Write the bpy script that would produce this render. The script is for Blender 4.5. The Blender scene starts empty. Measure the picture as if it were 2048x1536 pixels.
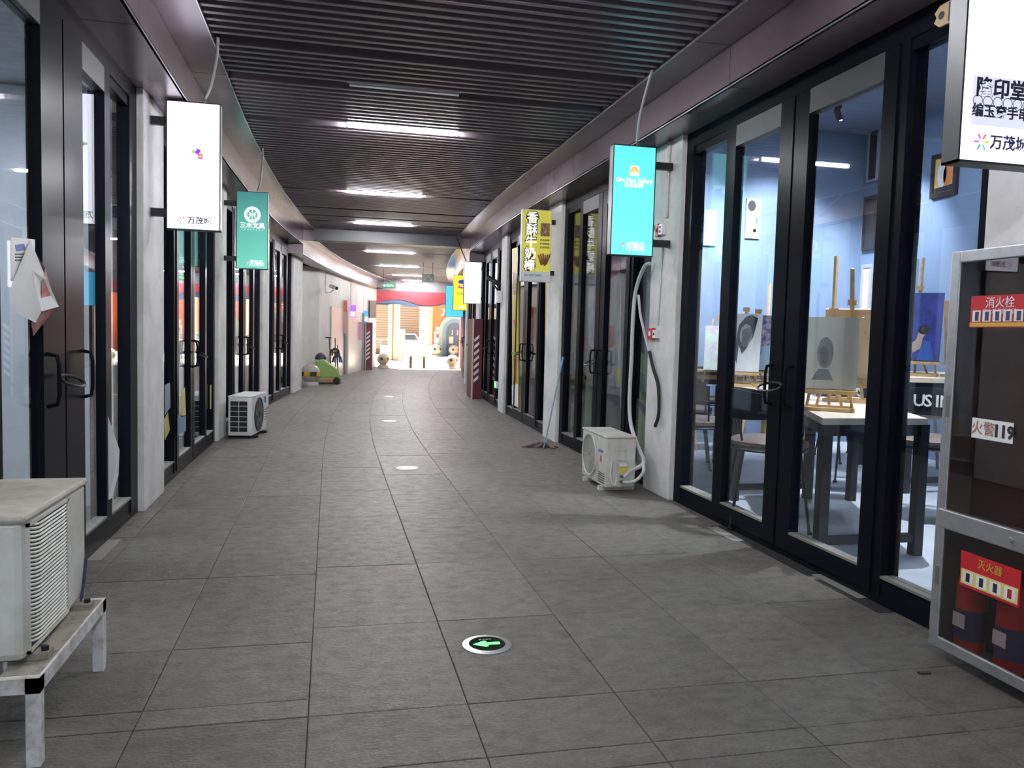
import bpy, bmesh, math, random
from mathutils import Vector, Matrix
random.seed(7)
PI = math.pi
SC = bpy.context.scene
COL = SC.collection

# ------------------------------------------------------------------ camera
F_PX, CX, CY, EYE = 1590.0, 1024.0, 768.0, 1.5
_dy = Vector(((660 - CX) / F_PX, -(655 - CY) / F_PX, -1)).normalized()
_up = -Vector((-.027 / 4.1e-5, -1 / 4.1e-5, -F_PX))
_up = (_up - _dy * _up.dot(_dy)).normalized()
_dx = _dy.cross(_up)
ROT = Matrix((_dx, _dy, _up))
cam = bpy.data.cameras.new('camera')
cam.sensor_fit = 'HORIZONTAL'; cam.sensor_width = 36.0
cam.lens = 36.0 * F_PX / 2048.0
cam.clip_start = 0.05; cam.clip_end = 400
camo = bpy.data.objects.new('camera', cam); COL.objects.link(camo)
camo.matrix_world = Matrix.Translation((0, 0, EYE)) @ ROT.to_4x4()
SC.camera = camo

# ------------------------------------------------------------------ world, sun, exposure
w = bpy.data.worlds.new('world'); SC.world = w; w.use_nodes = True
nt = w.node_tree; nt.nodes.clear()
wo = nt.nodes.new('ShaderNodeOutputWorld'); bg = nt.nodes.new('ShaderNodeBackground')
sky = nt.nodes.new('ShaderNodeTexSky'); sky.sky_type = 'NISHITA'; sky.sun_disc = False
sky.sun_elevation = math.radians(48); sky.sun_rotation = math.radians(-28); sky.dust_density = 2.5
bg.inputs['Strength'].default_value = 0.075
nt.links.new(sky.outputs[0], bg.inputs[0]); nt.links.new(bg.outputs[0], wo.inputs[0])
sl = bpy.data.lights.new('sun', 'SUN'); sl.energy = 9.0; sl.angle = 0.01; sl.color = (1, .91, .77)
so = bpy.data.objects.new('sun', sl); COL.objects.link(so); so.location = (20, 60, 40)
so.rotation_euler = (math.radians(-38), 0, math.radians(28))
SC.view_settings.view_transform = 'Standard'; SC.view_settings.look = 'None'
SC.view_settings.gamma = 1.0; SC.view_settings.use_curve_mapping = False
SC.view_settings.exposure = 2.12

# pixel -> place helpers (a ray, met with a plane the thing touches)
def ray(x, y): return ROT @ Vector(((x - CX) / F_PX, -(y - CY) / F_PX, -1))
def onz(x, y, z=0.0):
    r = ray(x, y); t = (z - EYE) / r.z; return Vector((0, 0, EYE)) + r * t
def onx(x, y, X):
    r = ray(x, y); return Vector((0, 0, EYE)) + r * (X / r.x)
def ony(x, y, Y):
    r = ray(x, y); return Vector((0, 0, EYE)) + r * (Y / r.y)

# ------------------------------------------------------------------ materials
MATS = {}
def M(name, col=(.5, .5, .5), rough=.5, metal=0.0, emit=None, es=0.0, var=0.0, vs=6.0, bump=0.0, bs=40.0, spec=.5, rnd=0.0, col2=None, stretch=None):
    if name in MATS: return MATS[name]
    m = bpy.data.materials.new(name); m.use_nodes = True; t = m.node_tree; n = t.nodes; L = t.links
    b = n['Principled BSDF']
    b.inputs['Base Color'].default_value = (*col, 1); b.inputs['Roughness'].default_value = rough
    b.inputs['Metallic'].default_value = metal; b.inputs['Specular IOR Level'].default_value = spec
    if emit is not None:
        b.inputs['Emission Color'].default_value = (*emit, 1); b.inputs['Emission Strength'].default_value = es
    tc = None
    def coord():
        nonlocal tc
        if tc is None:
            t0 = n.new('ShaderNodeTexCoord'); mp = n.new('ShaderNodeMapping')
            if stretch: mp.inputs['Scale'].default_value = stretch
            L.new(t0.outputs['Object'], mp.inputs[0]); tc = mp
        return tc.outputs[0]
    if var > 0:
        nz = n.new('ShaderNodeTexNoise'); nz.inputs['Scale'].default_value = vs; nz.inputs['Detail'].default_value = 6
        nz.inputs['Roughness'].default_value = .65
        L.new(coord(), nz.inputs['Vector'])
        mx = n.new('ShaderNodeMix'); mx.data_type = 'RGBA'
        c2 = col2 if col2 else tuple(c * (1 - var) for c in col)
        mx.inputs[6].default_value = (*col, 1); mx.inputs[7].default_value = (*c2, 1)
        rp = n.new('ShaderNodeMapRange'); rp.inputs[1].default_value = .42; rp.inputs[2].default_value = .68
        L.new(nz.outputs[0], rp.inputs[0]); L.new(rp.outputs[0], mx.inputs[0])
        out = mx.outputs[2]
        if rnd > 0:
            oi = n.new('ShaderNodeObjectInfo'); hs = n.new('ShaderNodeHueSaturation')
            mr = n.new('ShaderNodeMapRange'); mr.inputs[3].default_value = 1 - rnd; mr.inputs[4].default_value = 1 + rnd
            L.new(oi.outputs['Random'], mr.inputs[0]); L.new(mr.outputs[0], hs.inputs['Value']); L.new(out, hs.inputs['Color'])
            out = hs.outputs[0]
        L.new(out, b.inputs['Base Color'])
    if bump > 0:
        nb = n.new('ShaderNodeTexNoise'); nb.inputs['Scale'].default_value = bs; nb.inputs['Detail'].default_value = 5
        L.new(coord(), nb.inputs['Vector'])
        bp = n.new('ShaderNodeBump'); bp.inputs['Strength'].default_value = bump; bp.inputs['Distance'].default_value = .01
        L.new(nb.outputs[0], bp.inputs['Height']); L.new(bp.outputs[0], b.inputs['Normal'])
    MATS[name] = m; return m
def E(name, col=(1, 1, 1), s=1.0):           # something that gives off light
    return M(name, (col[0] * .6, col[1] * .6, col[2] * .6), .4, emit=col, es=s)
def GLASS(name, tint=(1, 1, 1), gl=1.0, base=.04):
    if name in MATS: return MATS[name]
    m = bpy.data.materials.new(name); m.use_nodes = True; t = m.node_tree; n = t.nodes; L = t.links; n.clear()
    o = n.new('ShaderNodeOutputMaterial'); tr = n.new('ShaderNodeBsdfTransparent'); g = n.new('ShaderNodeBsdfGlossy')
    tr.inputs[0].default_value = (*tint, 1); g.inputs['Roughness'].default_value = .015
    fr = n.new('ShaderNodeFresnel'); fr.inputs[0].default_value = 1.5
    ge = n.new('ShaderNodeNewGeometry'); mr = n.new('ShaderNodeMapRange'); mr.inputs[3].default_value = 1.5; mr.inputs[4].default_value = 1/1.5
    L.new(ge.outputs['Backfacing'], mr.inputs[0]); L.new(mr.outputs[0], fr.inputs[0])
    mm = n.new('ShaderNodeMath'); mm.operation = 'MULTIPLY'; mm.inputs[1].default_value = gl
    L.new(fr.outputs[0], mm.inputs[0])
    mx = n.new('ShaderNodeMixShader'); L.new(mm.outputs[0], mx.inputs[0]); L.new(tr.outputs[0], mx.inputs[1]); L.new(g.outputs[0], mx.inputs[2])
    L.new(mx.outputs[0], o.inputs[0]); MATS[name] = m; return m
def FROST(name, col=(.6, .64, .66), a=.5):
    if name in MATS: return MATS[name]
    m = bpy.data.materials.new(name); m.use_nodes = True; t = m.node_tree; n = t.nodes; L = t.links; n.clear()
    o = n.new('ShaderNodeOutputMaterial'); tr = n.new('ShaderNodeBsdfTranslucent'); p = n.new('ShaderNodeBsdfPrincipled')
    tr.inputs[0].default_value = (*col, 1); p.inputs['Base Color'].default_value = (*col, 1); p.inputs['Roughness'].default_value = .12
    mx = n.new('ShaderNodeMixShader'); mx.inputs[0].default_value = a
    L.new(tr.outputs[0], mx.inputs[1]); L.new(p.outputs[0], mx.inputs[2]); L.new(mx.outputs[0], o.inputs[0]); MATS[name] = m; return m

def floor_mat():
    m = bpy.data.materials.new('flamed_granite'); m.use_nodes = True; t = m.node_tree; n = t.nodes; L = t.links
    b = n['Principled BSDF']; b.inputs['Specular IOR Level'].default_value = .45
    g = n.new('ShaderNodeNewGeometry'); oi = n.new('ShaderNodeObjectInfo')
    def noise(sc, det, st=(1, 1, 1)):
        mp = n.new('ShaderNodeMapping'); mp.inputs['Scale'].default_value = st; L.new(g.outputs['Position'], mp.inputs[0])
        z = n.new('ShaderNodeTexNoise'); z.inputs['Scale'].default_value = sc; z.inputs['Detail'].default_value = det
        z.inputs['Roughness'].default_value = .7; L.new(mp.outputs[0], z.inputs['Vector']); return z
    def mix(a, bcol, f, typ='MIX'):
        x = n.new('ShaderNodeMix'); x.data_type = 'RGBA'; x.blend_type = typ
        for s, v in ((6, a), (7, bcol)):
            if isinstance(v, tuple): x.inputs[s].default_value = (*v, 1)
            else: L.new(v, x.inputs[s])
        if isinstance(f, float): x.inputs[0].default_value = f
        else: L.new(f, x.inputs[0])
        return x.outputs[2]
    def rng(s, a, bb, c=0.0, d=1.0):
        r = n.new('ShaderNodeMapRange'); r.inputs[1].default_value = a; r.inputs[2].default_value = bb; r.inputs[3].default_value = c; r.inputs[4].default_value = d
        L.new(s, r.inputs[0]); return r.outputs[0]
    fine = noise(55, 8, (1, 2.2, 1)); mid = noise(9, 6, (1, 1.6, 1)); big = noise(1.3, 5); sp = noise(30, 3)
    c = mix((.120, .107, .092), (.235, .214, .189), rng(fine.outputs[0], .38, .66))
    c = mix(c, (.078, .074, .068), rng(mid.outputs[0], .46, .7, 0, .6))
    c = mix(c, (.150, .122, .108), rng(big.outputs[0], .5, .68, 0, .5))
    c = mix(c, (.05, .048, .045), rng(sp.outputs[0], .68, .80, 0, .3))
    st = noise(3.2, 7, (1, .6, 1)); c = mix(c, (.055, .051, .046), rng(st.outputs[0], .50, .78, 0, .5))
    hs = n.new('ShaderNodeHueSaturation'); L.new(rng(oi.outputs['Random'], 0, 1, .84, 1.14), hs.inputs['Value']); L.new(c, hs.inputs['Color'])
    L.new(hs.outputs[0], b.inputs['Base Color'])
    L.new(rng(mid.outputs[0], .35, .7, .29, .52), b.inputs['Roughness'])
    bp = n.new('ShaderNodeBump'); bp.inputs['Strength'].default_value = 1.0; bp.inputs['Distance'].default_value = .02
    rg = noise(38, 6, (1, 1.7, 1)); L.new(rg.outputs[0], bp.inputs['Height']); L.new(bp.outputs[0], b.inputs['Normal'])
    return m

BLACK = M('black_frame', (.008, .009, .013), .3, .0, spec=.03)
DARKM = M('dark_metal', (.03, .03, .034), .4, .5)
ALU = M('aluminium', (.55, .55, .56), .38, .85, var=.15, vs=14)
CASE = M('cream_casing', (.60, .59, .55), .5, var=.25, vs=5, col2=(.45, .43, .38))
CASE2 = M('white_casing', (.68, .68, .67), .45, var=.12, vs=6)
PLAST = M('white_plaster', (.70, .69, .68), .75, var=.3, vs=2.2, bump=.15, bs=18, col2=(.52, .51, .50))
WALLW = M('pale_wall', (.68, .645, .61), .6, var=.14, vs=1.2)
WHITEP = M('white_plastic', (.75, .75, .75), .45)
SLAT = M('baffle_slat', (.23, .19, .215), .38, .2)
FASC = M('bronze_panel', (.26, .205, .225), .26, .45, var=.15, vs=1.5)
TRIM = M('trim_edge', (.55, .53, .55), .3, .8)
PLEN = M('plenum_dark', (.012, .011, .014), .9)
WOODL = M('pale_wood', (.55, .42, .27), .5, var=.25, vs=5, stretch=(1, 1, 8))
WOODO = M('easel_wood', (.62, .40, .19), .5, var=.3, vs=9)
TABLETOP = M('laminate_top', (.60, .52, .42), .4, var=.12, vs=4)
REDP = M('red_paint', (.42, .02, .035), .45)
REDS = M('red_sticker', (.55, .02, .03), .35)
GLS = GLASS('clear_glass', (.93, .96, .97), 1.0)
GLD = GLASS('smoke_glass', (.55, .58, .6), 1.1)
PAPERW = M('white_paper', (.78, .78, .77), .6)
INK = M('black_ink', (.015, .015, .018), .6)
GREYINK = M('grey_ink', (.10, .10, .12), .6)

# ------------------------------------------------------------------ mesh helpers
class MB:
    def __init__(s): s.v = []; s.f = []
    def box(s, a, b):
        x0, y0, z0 = a; x1, y1, z1 = b; i = len(s.v)
        s.v += [(x0, y0, z0), (x1, y0, z0), (x1, y1, z0), (x0, y1, z0), (x0, y0, z1), (x1, y0, z1), (x1, y1, z1), (x0, y1, z1)]
        s.f += [(i, i+3, i+2, i+1), (i+4, i+5, i+6, i+7), (i, i+1, i+5, i+4), (i+1, i+2, i+6, i+5), (i+2, i+3, i+7, i+6), (i+3, i, i+4, i+7)]
        return s
    def prism(s, poly, ax, d0, d1):
        """poly: 2D points; ax = axis of extrusion 'x','y','z'"""
        i = len(s.v); n = len(poly)
        for d in (d0, d1):
            for (p, q) in poly:
                s.v.append((d, p, q) if ax == 'x' else (p, d, q) if ax == 'y' else (p, q, d))
        s.f.append(tuple(range(i, i+n))); s.f.append(tuple(range(i+2*n-1, i+n-1, -1)))
        for k in range(n): s.f.append((i+k, i+n+k, i+n+(k+1) % n, i+(k+1) % n))
        return s
    def tube(s, pts, r, n=8, r2=None):
        pts = [Vector(p) for p in pts]; i = len(s.v); m = len(pts)
        nrm = None
        for k, p in enumerate(pts):
            d = (pts[min(k+1, m-1)] - pts[max(k-1, 0)]).normalized()
            if nrm is None:
                nrm = d.cross(Vector((0, 0, 1)))
                if nrm.length < 1e-3: nrm = d.cross(Vector((1, 0, 0)))
            nrm = (nrm - d * nrm.dot(d)).normalized(); bn = d.cross(nrm)
            rr = r if r2 is None else r + (r2 - r) * k / max(1, m-1)
            for j in range(n):
                a = 2*PI*j/n; s.v.append(tuple(p + nrm*math.cos(a)*rr + bn*math.sin(a)*rr))
        for k in range(m-1):
            for j in range(n):
                a = i+k*n+j; b = i+k*n+(j+1) % n; s.f.append((a, b, b+n, a+n))
        s.f.append(tuple(range(i+n-1, i-1, -1))); s.f.append(tuple(range(i+(m-1)*n, i+m*n)))
        return s
    def lathe(s, prof, c=(0, 0, 0), n=20, ax='z'):
        i = len(s.v); m = len(prof)
        for (r, h) in prof:
            for j in range(n):
                a = 2*PI*j/n; u, w_ = r*math.cos(a), r*math.sin(a)
                p = (u, w_, h) if ax == 'z' else (h, u, w_) if ax == 'x' else (u, h, w_)
                s.v.append((c[0]+p[0], c[1]+p[1], c[2]+p[2]))
        for k in range(m-1):
            for j in range(n):
                a = i+k*n+j; b = i+k*n+(j+1) % n; s.f.append((a, b, b+n, a+n))
        s.f.append(tuple(range(i+n-1, i-1, -1))); s.f.append(tuple(range(i+(m-1)*n, i+m*n)))
        return s
    def ring(s, c, R, r, ax='x', n=32, k=6):
        i = len(s.v)
        for a in range(n):
            A = 2*PI*a/n
            for b in range(k):
                B = 2*PI*b/k; q = R + r*math.cos(B); h = r*math.sin(B); u, v = q*math.cos(A), q*math.sin(A)
                p = (h, u, v) if ax == 'x' else (u, h, v) if ax == 'y' else (u, v, h)
                s.v.append((c[0]+p[0], c[1]+p[1], c[2]+p[2]))
        for a in range(n):
            for b in range(k):
                s.f.append((i+a*k+b, i+a*k+(b+1) % k, i+((a+1) % n)*k+(b+1) % k, i+((a+1) % n)*k+b))
        return s
    def grid(s, fn, nu, nv):
        i = len(s.v)
        for a in range(nu+1):
            for b in range(nv+1): s.v.append(tuple(fn(a/nu, b/nv)))
        for a in range(nu):
            for b in range(nv):
                p = i+a*(nv+1)+b; s.f.append((p, p+1, p+nv+2, p+nv+1))
        return s
    def mesh(s, name, smooth=False, bevel=0, seg=2):
        me = bpy.data.meshes.new(name); me.from_pydata(s.v, [], s.f)
        bm = bmesh.new(); bm.from_mesh(me)
        bmesh.ops.recalc_face_normals(bm, faces=bm.faces)
        if bevel:
            eds = [e for e in bm.edges if len(e.link_faces) == 2 and e.calc_face_angle(0) > .7]
            bmesh.ops.bevel(bm, geom=eds, offset=bevel, segments=seg, profile=.5, affect='EDGES')
        bm.to_mesh(me); bm.free()
        if smooth:
            me.polygons.foreach_set('use_smooth', [True]*len(me.polygons))
            try: me.set_sharp_from_angle(angle=math.radians(40))
            except Exception: pass
        return me
    def build(s, name, mat, parent=None, smooth=False, bevel=0, seg=2):
        return link(s.mesh(name, smooth, bevel, seg), name, mat, parent)
def link(me, name, mat=None, parent=None, loc=None, rot=None, scale=None):
    o = bpy.data.objects.new(name, me); COL.objects.link(o)
    if mat is not None and not me.materials: me.materials.append(mat)
    if parent is not None: o.parent = parent
    if loc is not None: o.location = loc
    if rot is not None: o.rotation_euler = rot
    if scale is not None: o.scale = scale
    return o
def bx(name, a, b, mat, parent=None, bevel=0):
    a, b = [min(p, q) for p, q in zip(a, b)], [max(p, q) for p, q in zip(a, b)]
    return MB().box(a, b).build(name, mat, parent, bevel=bevel)
def tag(o, label, cat, group=None):
    o['label'] = label; o['category'] = cat
    if group: o['group'] = group
    return o
def struct(o, label=None, cat='structure'):
    o['kind'] = 'structure'
    if label: o['label'] = label; o['category'] = cat
    return o
def thing(name, label, cat, loc=(0, 0, 0), rz=0, group=None):
    o = bpy.data.objects.new(name, None); COL.objects.link(o); o.empty_display_size = .05
    o.location = loc; o.rotation_euler = (0, 0, rz); return tag(o, label, cat, group)
def copytree(o, parent=None):
    c = o.copy(); COL.objects.link(c); c.parent = parent
    for ch in list(o.children): copytree(ch, c)
    return c
_TM = {}
def text(s, size, mat, parent, loc, rot, name='lettering', ext=.0012, align='CENTER', bold=0.0, sx=1.0):
    key = (s, size, ext, align, bold)
    if key not in _TM:
        cu = bpy.data.curves.new('lettering', 'FONT'); cu.body = s; cu.size = size; cu.extrude = ext; cu.resolution_u = 2
        cu.align_x = align; cu.align_y = 'CENTER'; cu.offset = bold
        ob = bpy.data.objects.new('lettering', cu); COL.objects.link(ob)
        bpy.context.view_layer.update()
        _TM[key] = bpy.data.meshes.new_from_object(ob.evaluated_get(bpy.context.evaluated_depsgraph_get()))
        bpy.data.objects.remove(ob); bpy.data.curves.remove(cu)
        me = _TM[key]
    else: me = _TM[key].copy()
    me.materials.clear(); me.materials.append(mat)
    o = link(me, name, None, parent, loc, rot); o['kind'] = 'stuff'
    if sx != 1.0: o.scale = (sx, 1, 1)
    return o
RF = (PI/2, 0, 0)            # text on a face that looks towards -Y
RL = (PI/2, 0, -PI/2)        # text on a face that looks towards -X
RR = (PI/2, 0, PI/2)         # text on a face that looks towards +X
def disc(name, c, r, t, mat, parent, ax='y', n=24, squash=1.0):
    pts = [(r*math.cos(2*PI*k/n), squash*r*math.sin(2*PI*k/n)) for k in range(n)]
    m = MB().prism(pts, ax, -t/2, t/2); o = m.build(name, mat, parent); o.location = c; return o

# ------------------------------------------------------------------ plan of the place
def RX(Y): return 3.04 + (.0047*(Y-10)**2 if Y > 10 else 0)
def LX(Y): return -1.42 + (.0057*(Y-8)**2 if Y > 8 else 0)
Y_BACK, Y_BEAM, Y_ARCH = -6.0, 17.95, 31.6
def ZO(Y): return 0.0 if Y < Y_BEAM else -.22
Z_SOF, Z_LED = 3.30, 3.59

# ---- floor: base slab and one object for each paver
fm = floor_mat(); JOINT = M('dirty_joint', (.022, .021, .02), .9)
floor = MB().box((-7.5, Y_BACK, -.3), (16, Y_ARCH + .5, -.006)).build('floor', JOINT); struct(floor)
cols = [-1.94, -1.315, -.69, -.065, .56, 1.185, 1.81, 2.435, 3.06, 3.69]
def off(Y): return .0053*(Y-9)**2 if Y > 9 else 0.0
near_l = [-2, -1.05, -.1, .85, 1.6, 2.55, 3.07, 3.22, 3.82, 4.9]
near_r = [-2, -1.05, -.1, .85, 1.72, 2.52, 2.66, 3.07, 4.0, 5.03]
npv = 0
for ci in range(len(cols)-1):
    rows = list(near_l if ci < 3 else near_r)
    st = (ci*.41) % .9
    while rows[-1] < Y_ARCH + .3:
        L_ = random.choice((.95, 1.02, 1.25)) if rows[-1] < 12 else 1.55
        rows.append(rows[-1] + L_ + (st if len(rows) == 10 else 0) * .35)
    for r in range(len(rows)-1):
        y0, y1 = rows[r]+.0025, min(rows[r+1], Y_ARCH+.5)-.0025
        xa, xb = cols[ci]+.0025, cols[ci+1]-.0025
        ym = (y0+y1)/2
        if xa + off(ym) > RX(ym) + .12 or xb + off(ym) < LX(ym) - .12: continue
        m = MB()
        h = random.uniform(-.0012, .0012)
        o0, o1 = off(y0), off(y1)
        q = [(xa+o0, y0), (xb+o0, y0), (xb+o1, y1), (xa+o1, y1)]
        m.v = [(p[0], p[1], -.03) for p in q] + [(p[0], p[1], -.0015+h) for p in q] + [(p[0]+s_[0]*.003, p[1]+s_[1]*.003, h) for p, s_ in zip(q, ((1, 1), (-1, 1), (-1, -1), (1, -1)))]
        m.f = [(0, 1, 5, 4), (1, 2, 6, 5), (2, 3, 7, 6), (3, 0, 4, 7), (4, 5, 9, 8), (5, 6, 10, 9), (6, 7, 11, 10), (7, 4, 8, 11), (8, 9, 10, 11)]
        m.build('paver', fm, floor); npv += 1

for (ya, yb) in ((3.75, 4.35), (4.42, 5.75)): bx('dark_gap_plate', (2.985, ya, -.0045), (3.085, yb, .0015), PLEN, floor)  # flat black plates; the dark of the door gap is put into their colour
# ---- ceiling: dark slab above, one object for each baffle slat
ceiling = MB().box((-7.5, Y_BACK, 3.95), (3.26, Y_ARCH+.4, 4.15)).build('ceiling', PLEN); struct(ceiling)
bx('slab', (3.26, 10.6, 3.95), (16, Y_ARCH+.4, 4.15), PLEN, ceiling); bx('slab', (3.26, Y_BACK, 3.95), (16, 1.95, 4.15), PLEN, ceiling)
lampY = [-3.6, .45, 4.5, 8.62, 12.75, 16.4, 19.9, 24.2, 28.1, 30.9]
slat_me = MB().box((0, -.024, 0), (1, .024, .085)).mesh('slat', bevel=.004, seg=1); slat_me.materials.append(SLAT)
y = -3.0
k = 0
while y < Y_ARCH - .15:
    skip = abs(y-6.345) < .06 or abs(y-14.62) < .06 or abs(y-15.62) < .06 or (Y_BEAM-.32 < y < Y_BEAM+.32) or any(abs(y-q) < .062 for q in lampY + [7.22])
    if not skip:
        xa, xb = LX(y)+.50, RX(y)-.52
        link(slat_me, 'slat', None, ceiling, (xa, y, 3.61+ZO(y)), None, (xb-xa, 1, 1))
    y += .125
bx('beam', (LX(18)+.5, Y_BEAM-.22, 3.37), (RX(18)-.5, Y_BEAM+.22, 3.75), M('beam_grey', (.07, .07, .08), .45), ceiling)
bx('ceiling_rail', (.2, 0, 3.70), (.26, Y_BEAM, 3.73), DARKM, ceiling)
bx('ceiling_rail', (1.5, 0, 3.70), (1.56, Y_BEAM, 3.73), DARKM, ceiling)

# ---- bulkheads above both shop rows, panel by panel, as long strips of metal sheet
def strip(fn0, fn1, y0, y1, n, th):
    m = MB()
    for k in range(n):
        ya, yb = y0+(y1-y0)*k/n, y0+(y1-y0)*(k+1)/n
        a, b, c, d = Vector(fn0(ya)), Vector(fn1(ya)), Vector(fn1(yb)), Vector(fn0(yb))
        t = Vector(th); i = len(m.v)
        m.v += [tuple(p) for p in (a, b, c, d)] + [tuple(p+t) for p in (a, b, c, d)]
        m.f += [(i, i+1, i+2, i+3), (i+7, i+6, i+5, i+4), (i, i+4, i+5, i+1), (i+1, i+5, i+6, i+2), (i+2, i+6, i+7, i+3), (i+3, i+7, i+4, i)]
    return m
for side, fx, sg, nm in (('right', RX, -1, 'wall_right_bulkhead'), ('left', LX, 1, 'wall_left_bulkhead')):
    root = bpy.data.objects.new(nm, None); COL.objects.link(root); struct(root)
    ys = [Y_BACK, -2.2, 1.6, 3.45, 5.35, 7.2, 9.1, 11.0, 12.9, 14.8, 16.4, Y_BEAM, 19.8, 21.7, 23.6, 25.5, 27.4, 29.5, Y_ARCH]
    for a, b in zip(ys[:-1], ys[1:]):
        g = .004; n = 1 if b < 9 else 3
        z = ZO((a+b)/2)
        X = lambda Y, d, zz: (fx(Y)+sg*d, Y, zz+z)
        strip(lambda Y: X(Y, -.16, Z_SOF), lambda Y: X(Y, .27, Z_SOF), a+g, b-g, n, (0, 0, .02)).build('soffit_panel', FASC, root)
        strip(lambda Y: X(Y, .27, Z_SOF), lambda Y: X(Y, .27, Z_LED), a+g, b-g, n, (-sg*.02, 0, 0)).build('fascia_panel', FASC, root)
        strip(lambda Y: X(Y, .27, Z_LED), lambda Y: X(Y, .55, Z_LED), a+g, b-g, n, (0, 0, .02)).build('ledge_panel', FASC, root)
        strip(lambda Y: X(Y, .275, Z_SOF-.004), lambda Y: X(Y, .275, Z_SOF+.006), a+g, b-g, n, (-sg*.006, 0, 0)).build('edge_trim', TRIM, root)
        strip(lambda Y: X(Y, .556, Z_LED-.004), lambda Y: X(Y, .556, Z_LED+.010), a+g, b-g, n, (-sg*.006, 0, 0)).build('edge_trim', TRIM, root)
        strip(lambda Y: X(Y, .55, Z_LED+.01), lambda Y: X(Y, .55, 3.96-z), a, b, n, (-sg*.02, 0, 0)).build('backing_panel', SLAT, root)
        strip(lambda Y: X(Y, -.12, Z_SOF+.02), lambda Y: X(Y, -.12, 3.96-z), a, b, n, (-sg*.04, 0, 0)).build('backing_panel', PLEN, root)

for side, fx, sg in (('right', RX, -1), ('left', LX, 1)):
    root = bpy.data.objects['wall_%s_bulkhead' % side]; x = fx(Y_BEAM)
    bx('step_panel', (x-sg*.1, Y_BEAM-.012, 3.08), (x+sg*.27, Y_BEAM+.012, 3.30), FASC, root); bx('step_panel', (x+sg*.26, Y_BEAM-.012, 3.36), (x+sg*.56, Y_BEAM+.012, 3.60), FASC, root)
# ---- pillars and shopfront bays
PR = [(-5.2, -4.6), (-1.2, -.6), (2.62, 3.24), (6.70, 7.31), (10.48, 11.16), (14.29, 14.85), (18.2, 18.85), (22.1, 22.7), (25.9, 26.5), (29.7, 31.4)]
PL = [(-5.0, -4.3), (-.9, -.2), (2.95, 3.65), (6.73, 7.50), (10.72, 11.30), (14.75, 15.45), (18.45, 19.65)]
walls = {}
for side, PP, fx, sg in (('right', PR, RX, -1), ('left', PL, LX, 1)):
    root = bpy.data.objects.new('wall_'+side, None); COL.objects.link(root); struct(root); walls[side] = root
    for (a, b) in PP:
        z = Z_SOF+ZO((a+b)/2)
        m = MB(); q = [(fx(a), a), (fx(b), b), (fx(b)-sg*.18, b), (fx(a)-sg*.18, a)]
        m.prism(q, 'z', 0, z).build('pillar', PLAST, root, bevel=.008)

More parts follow.
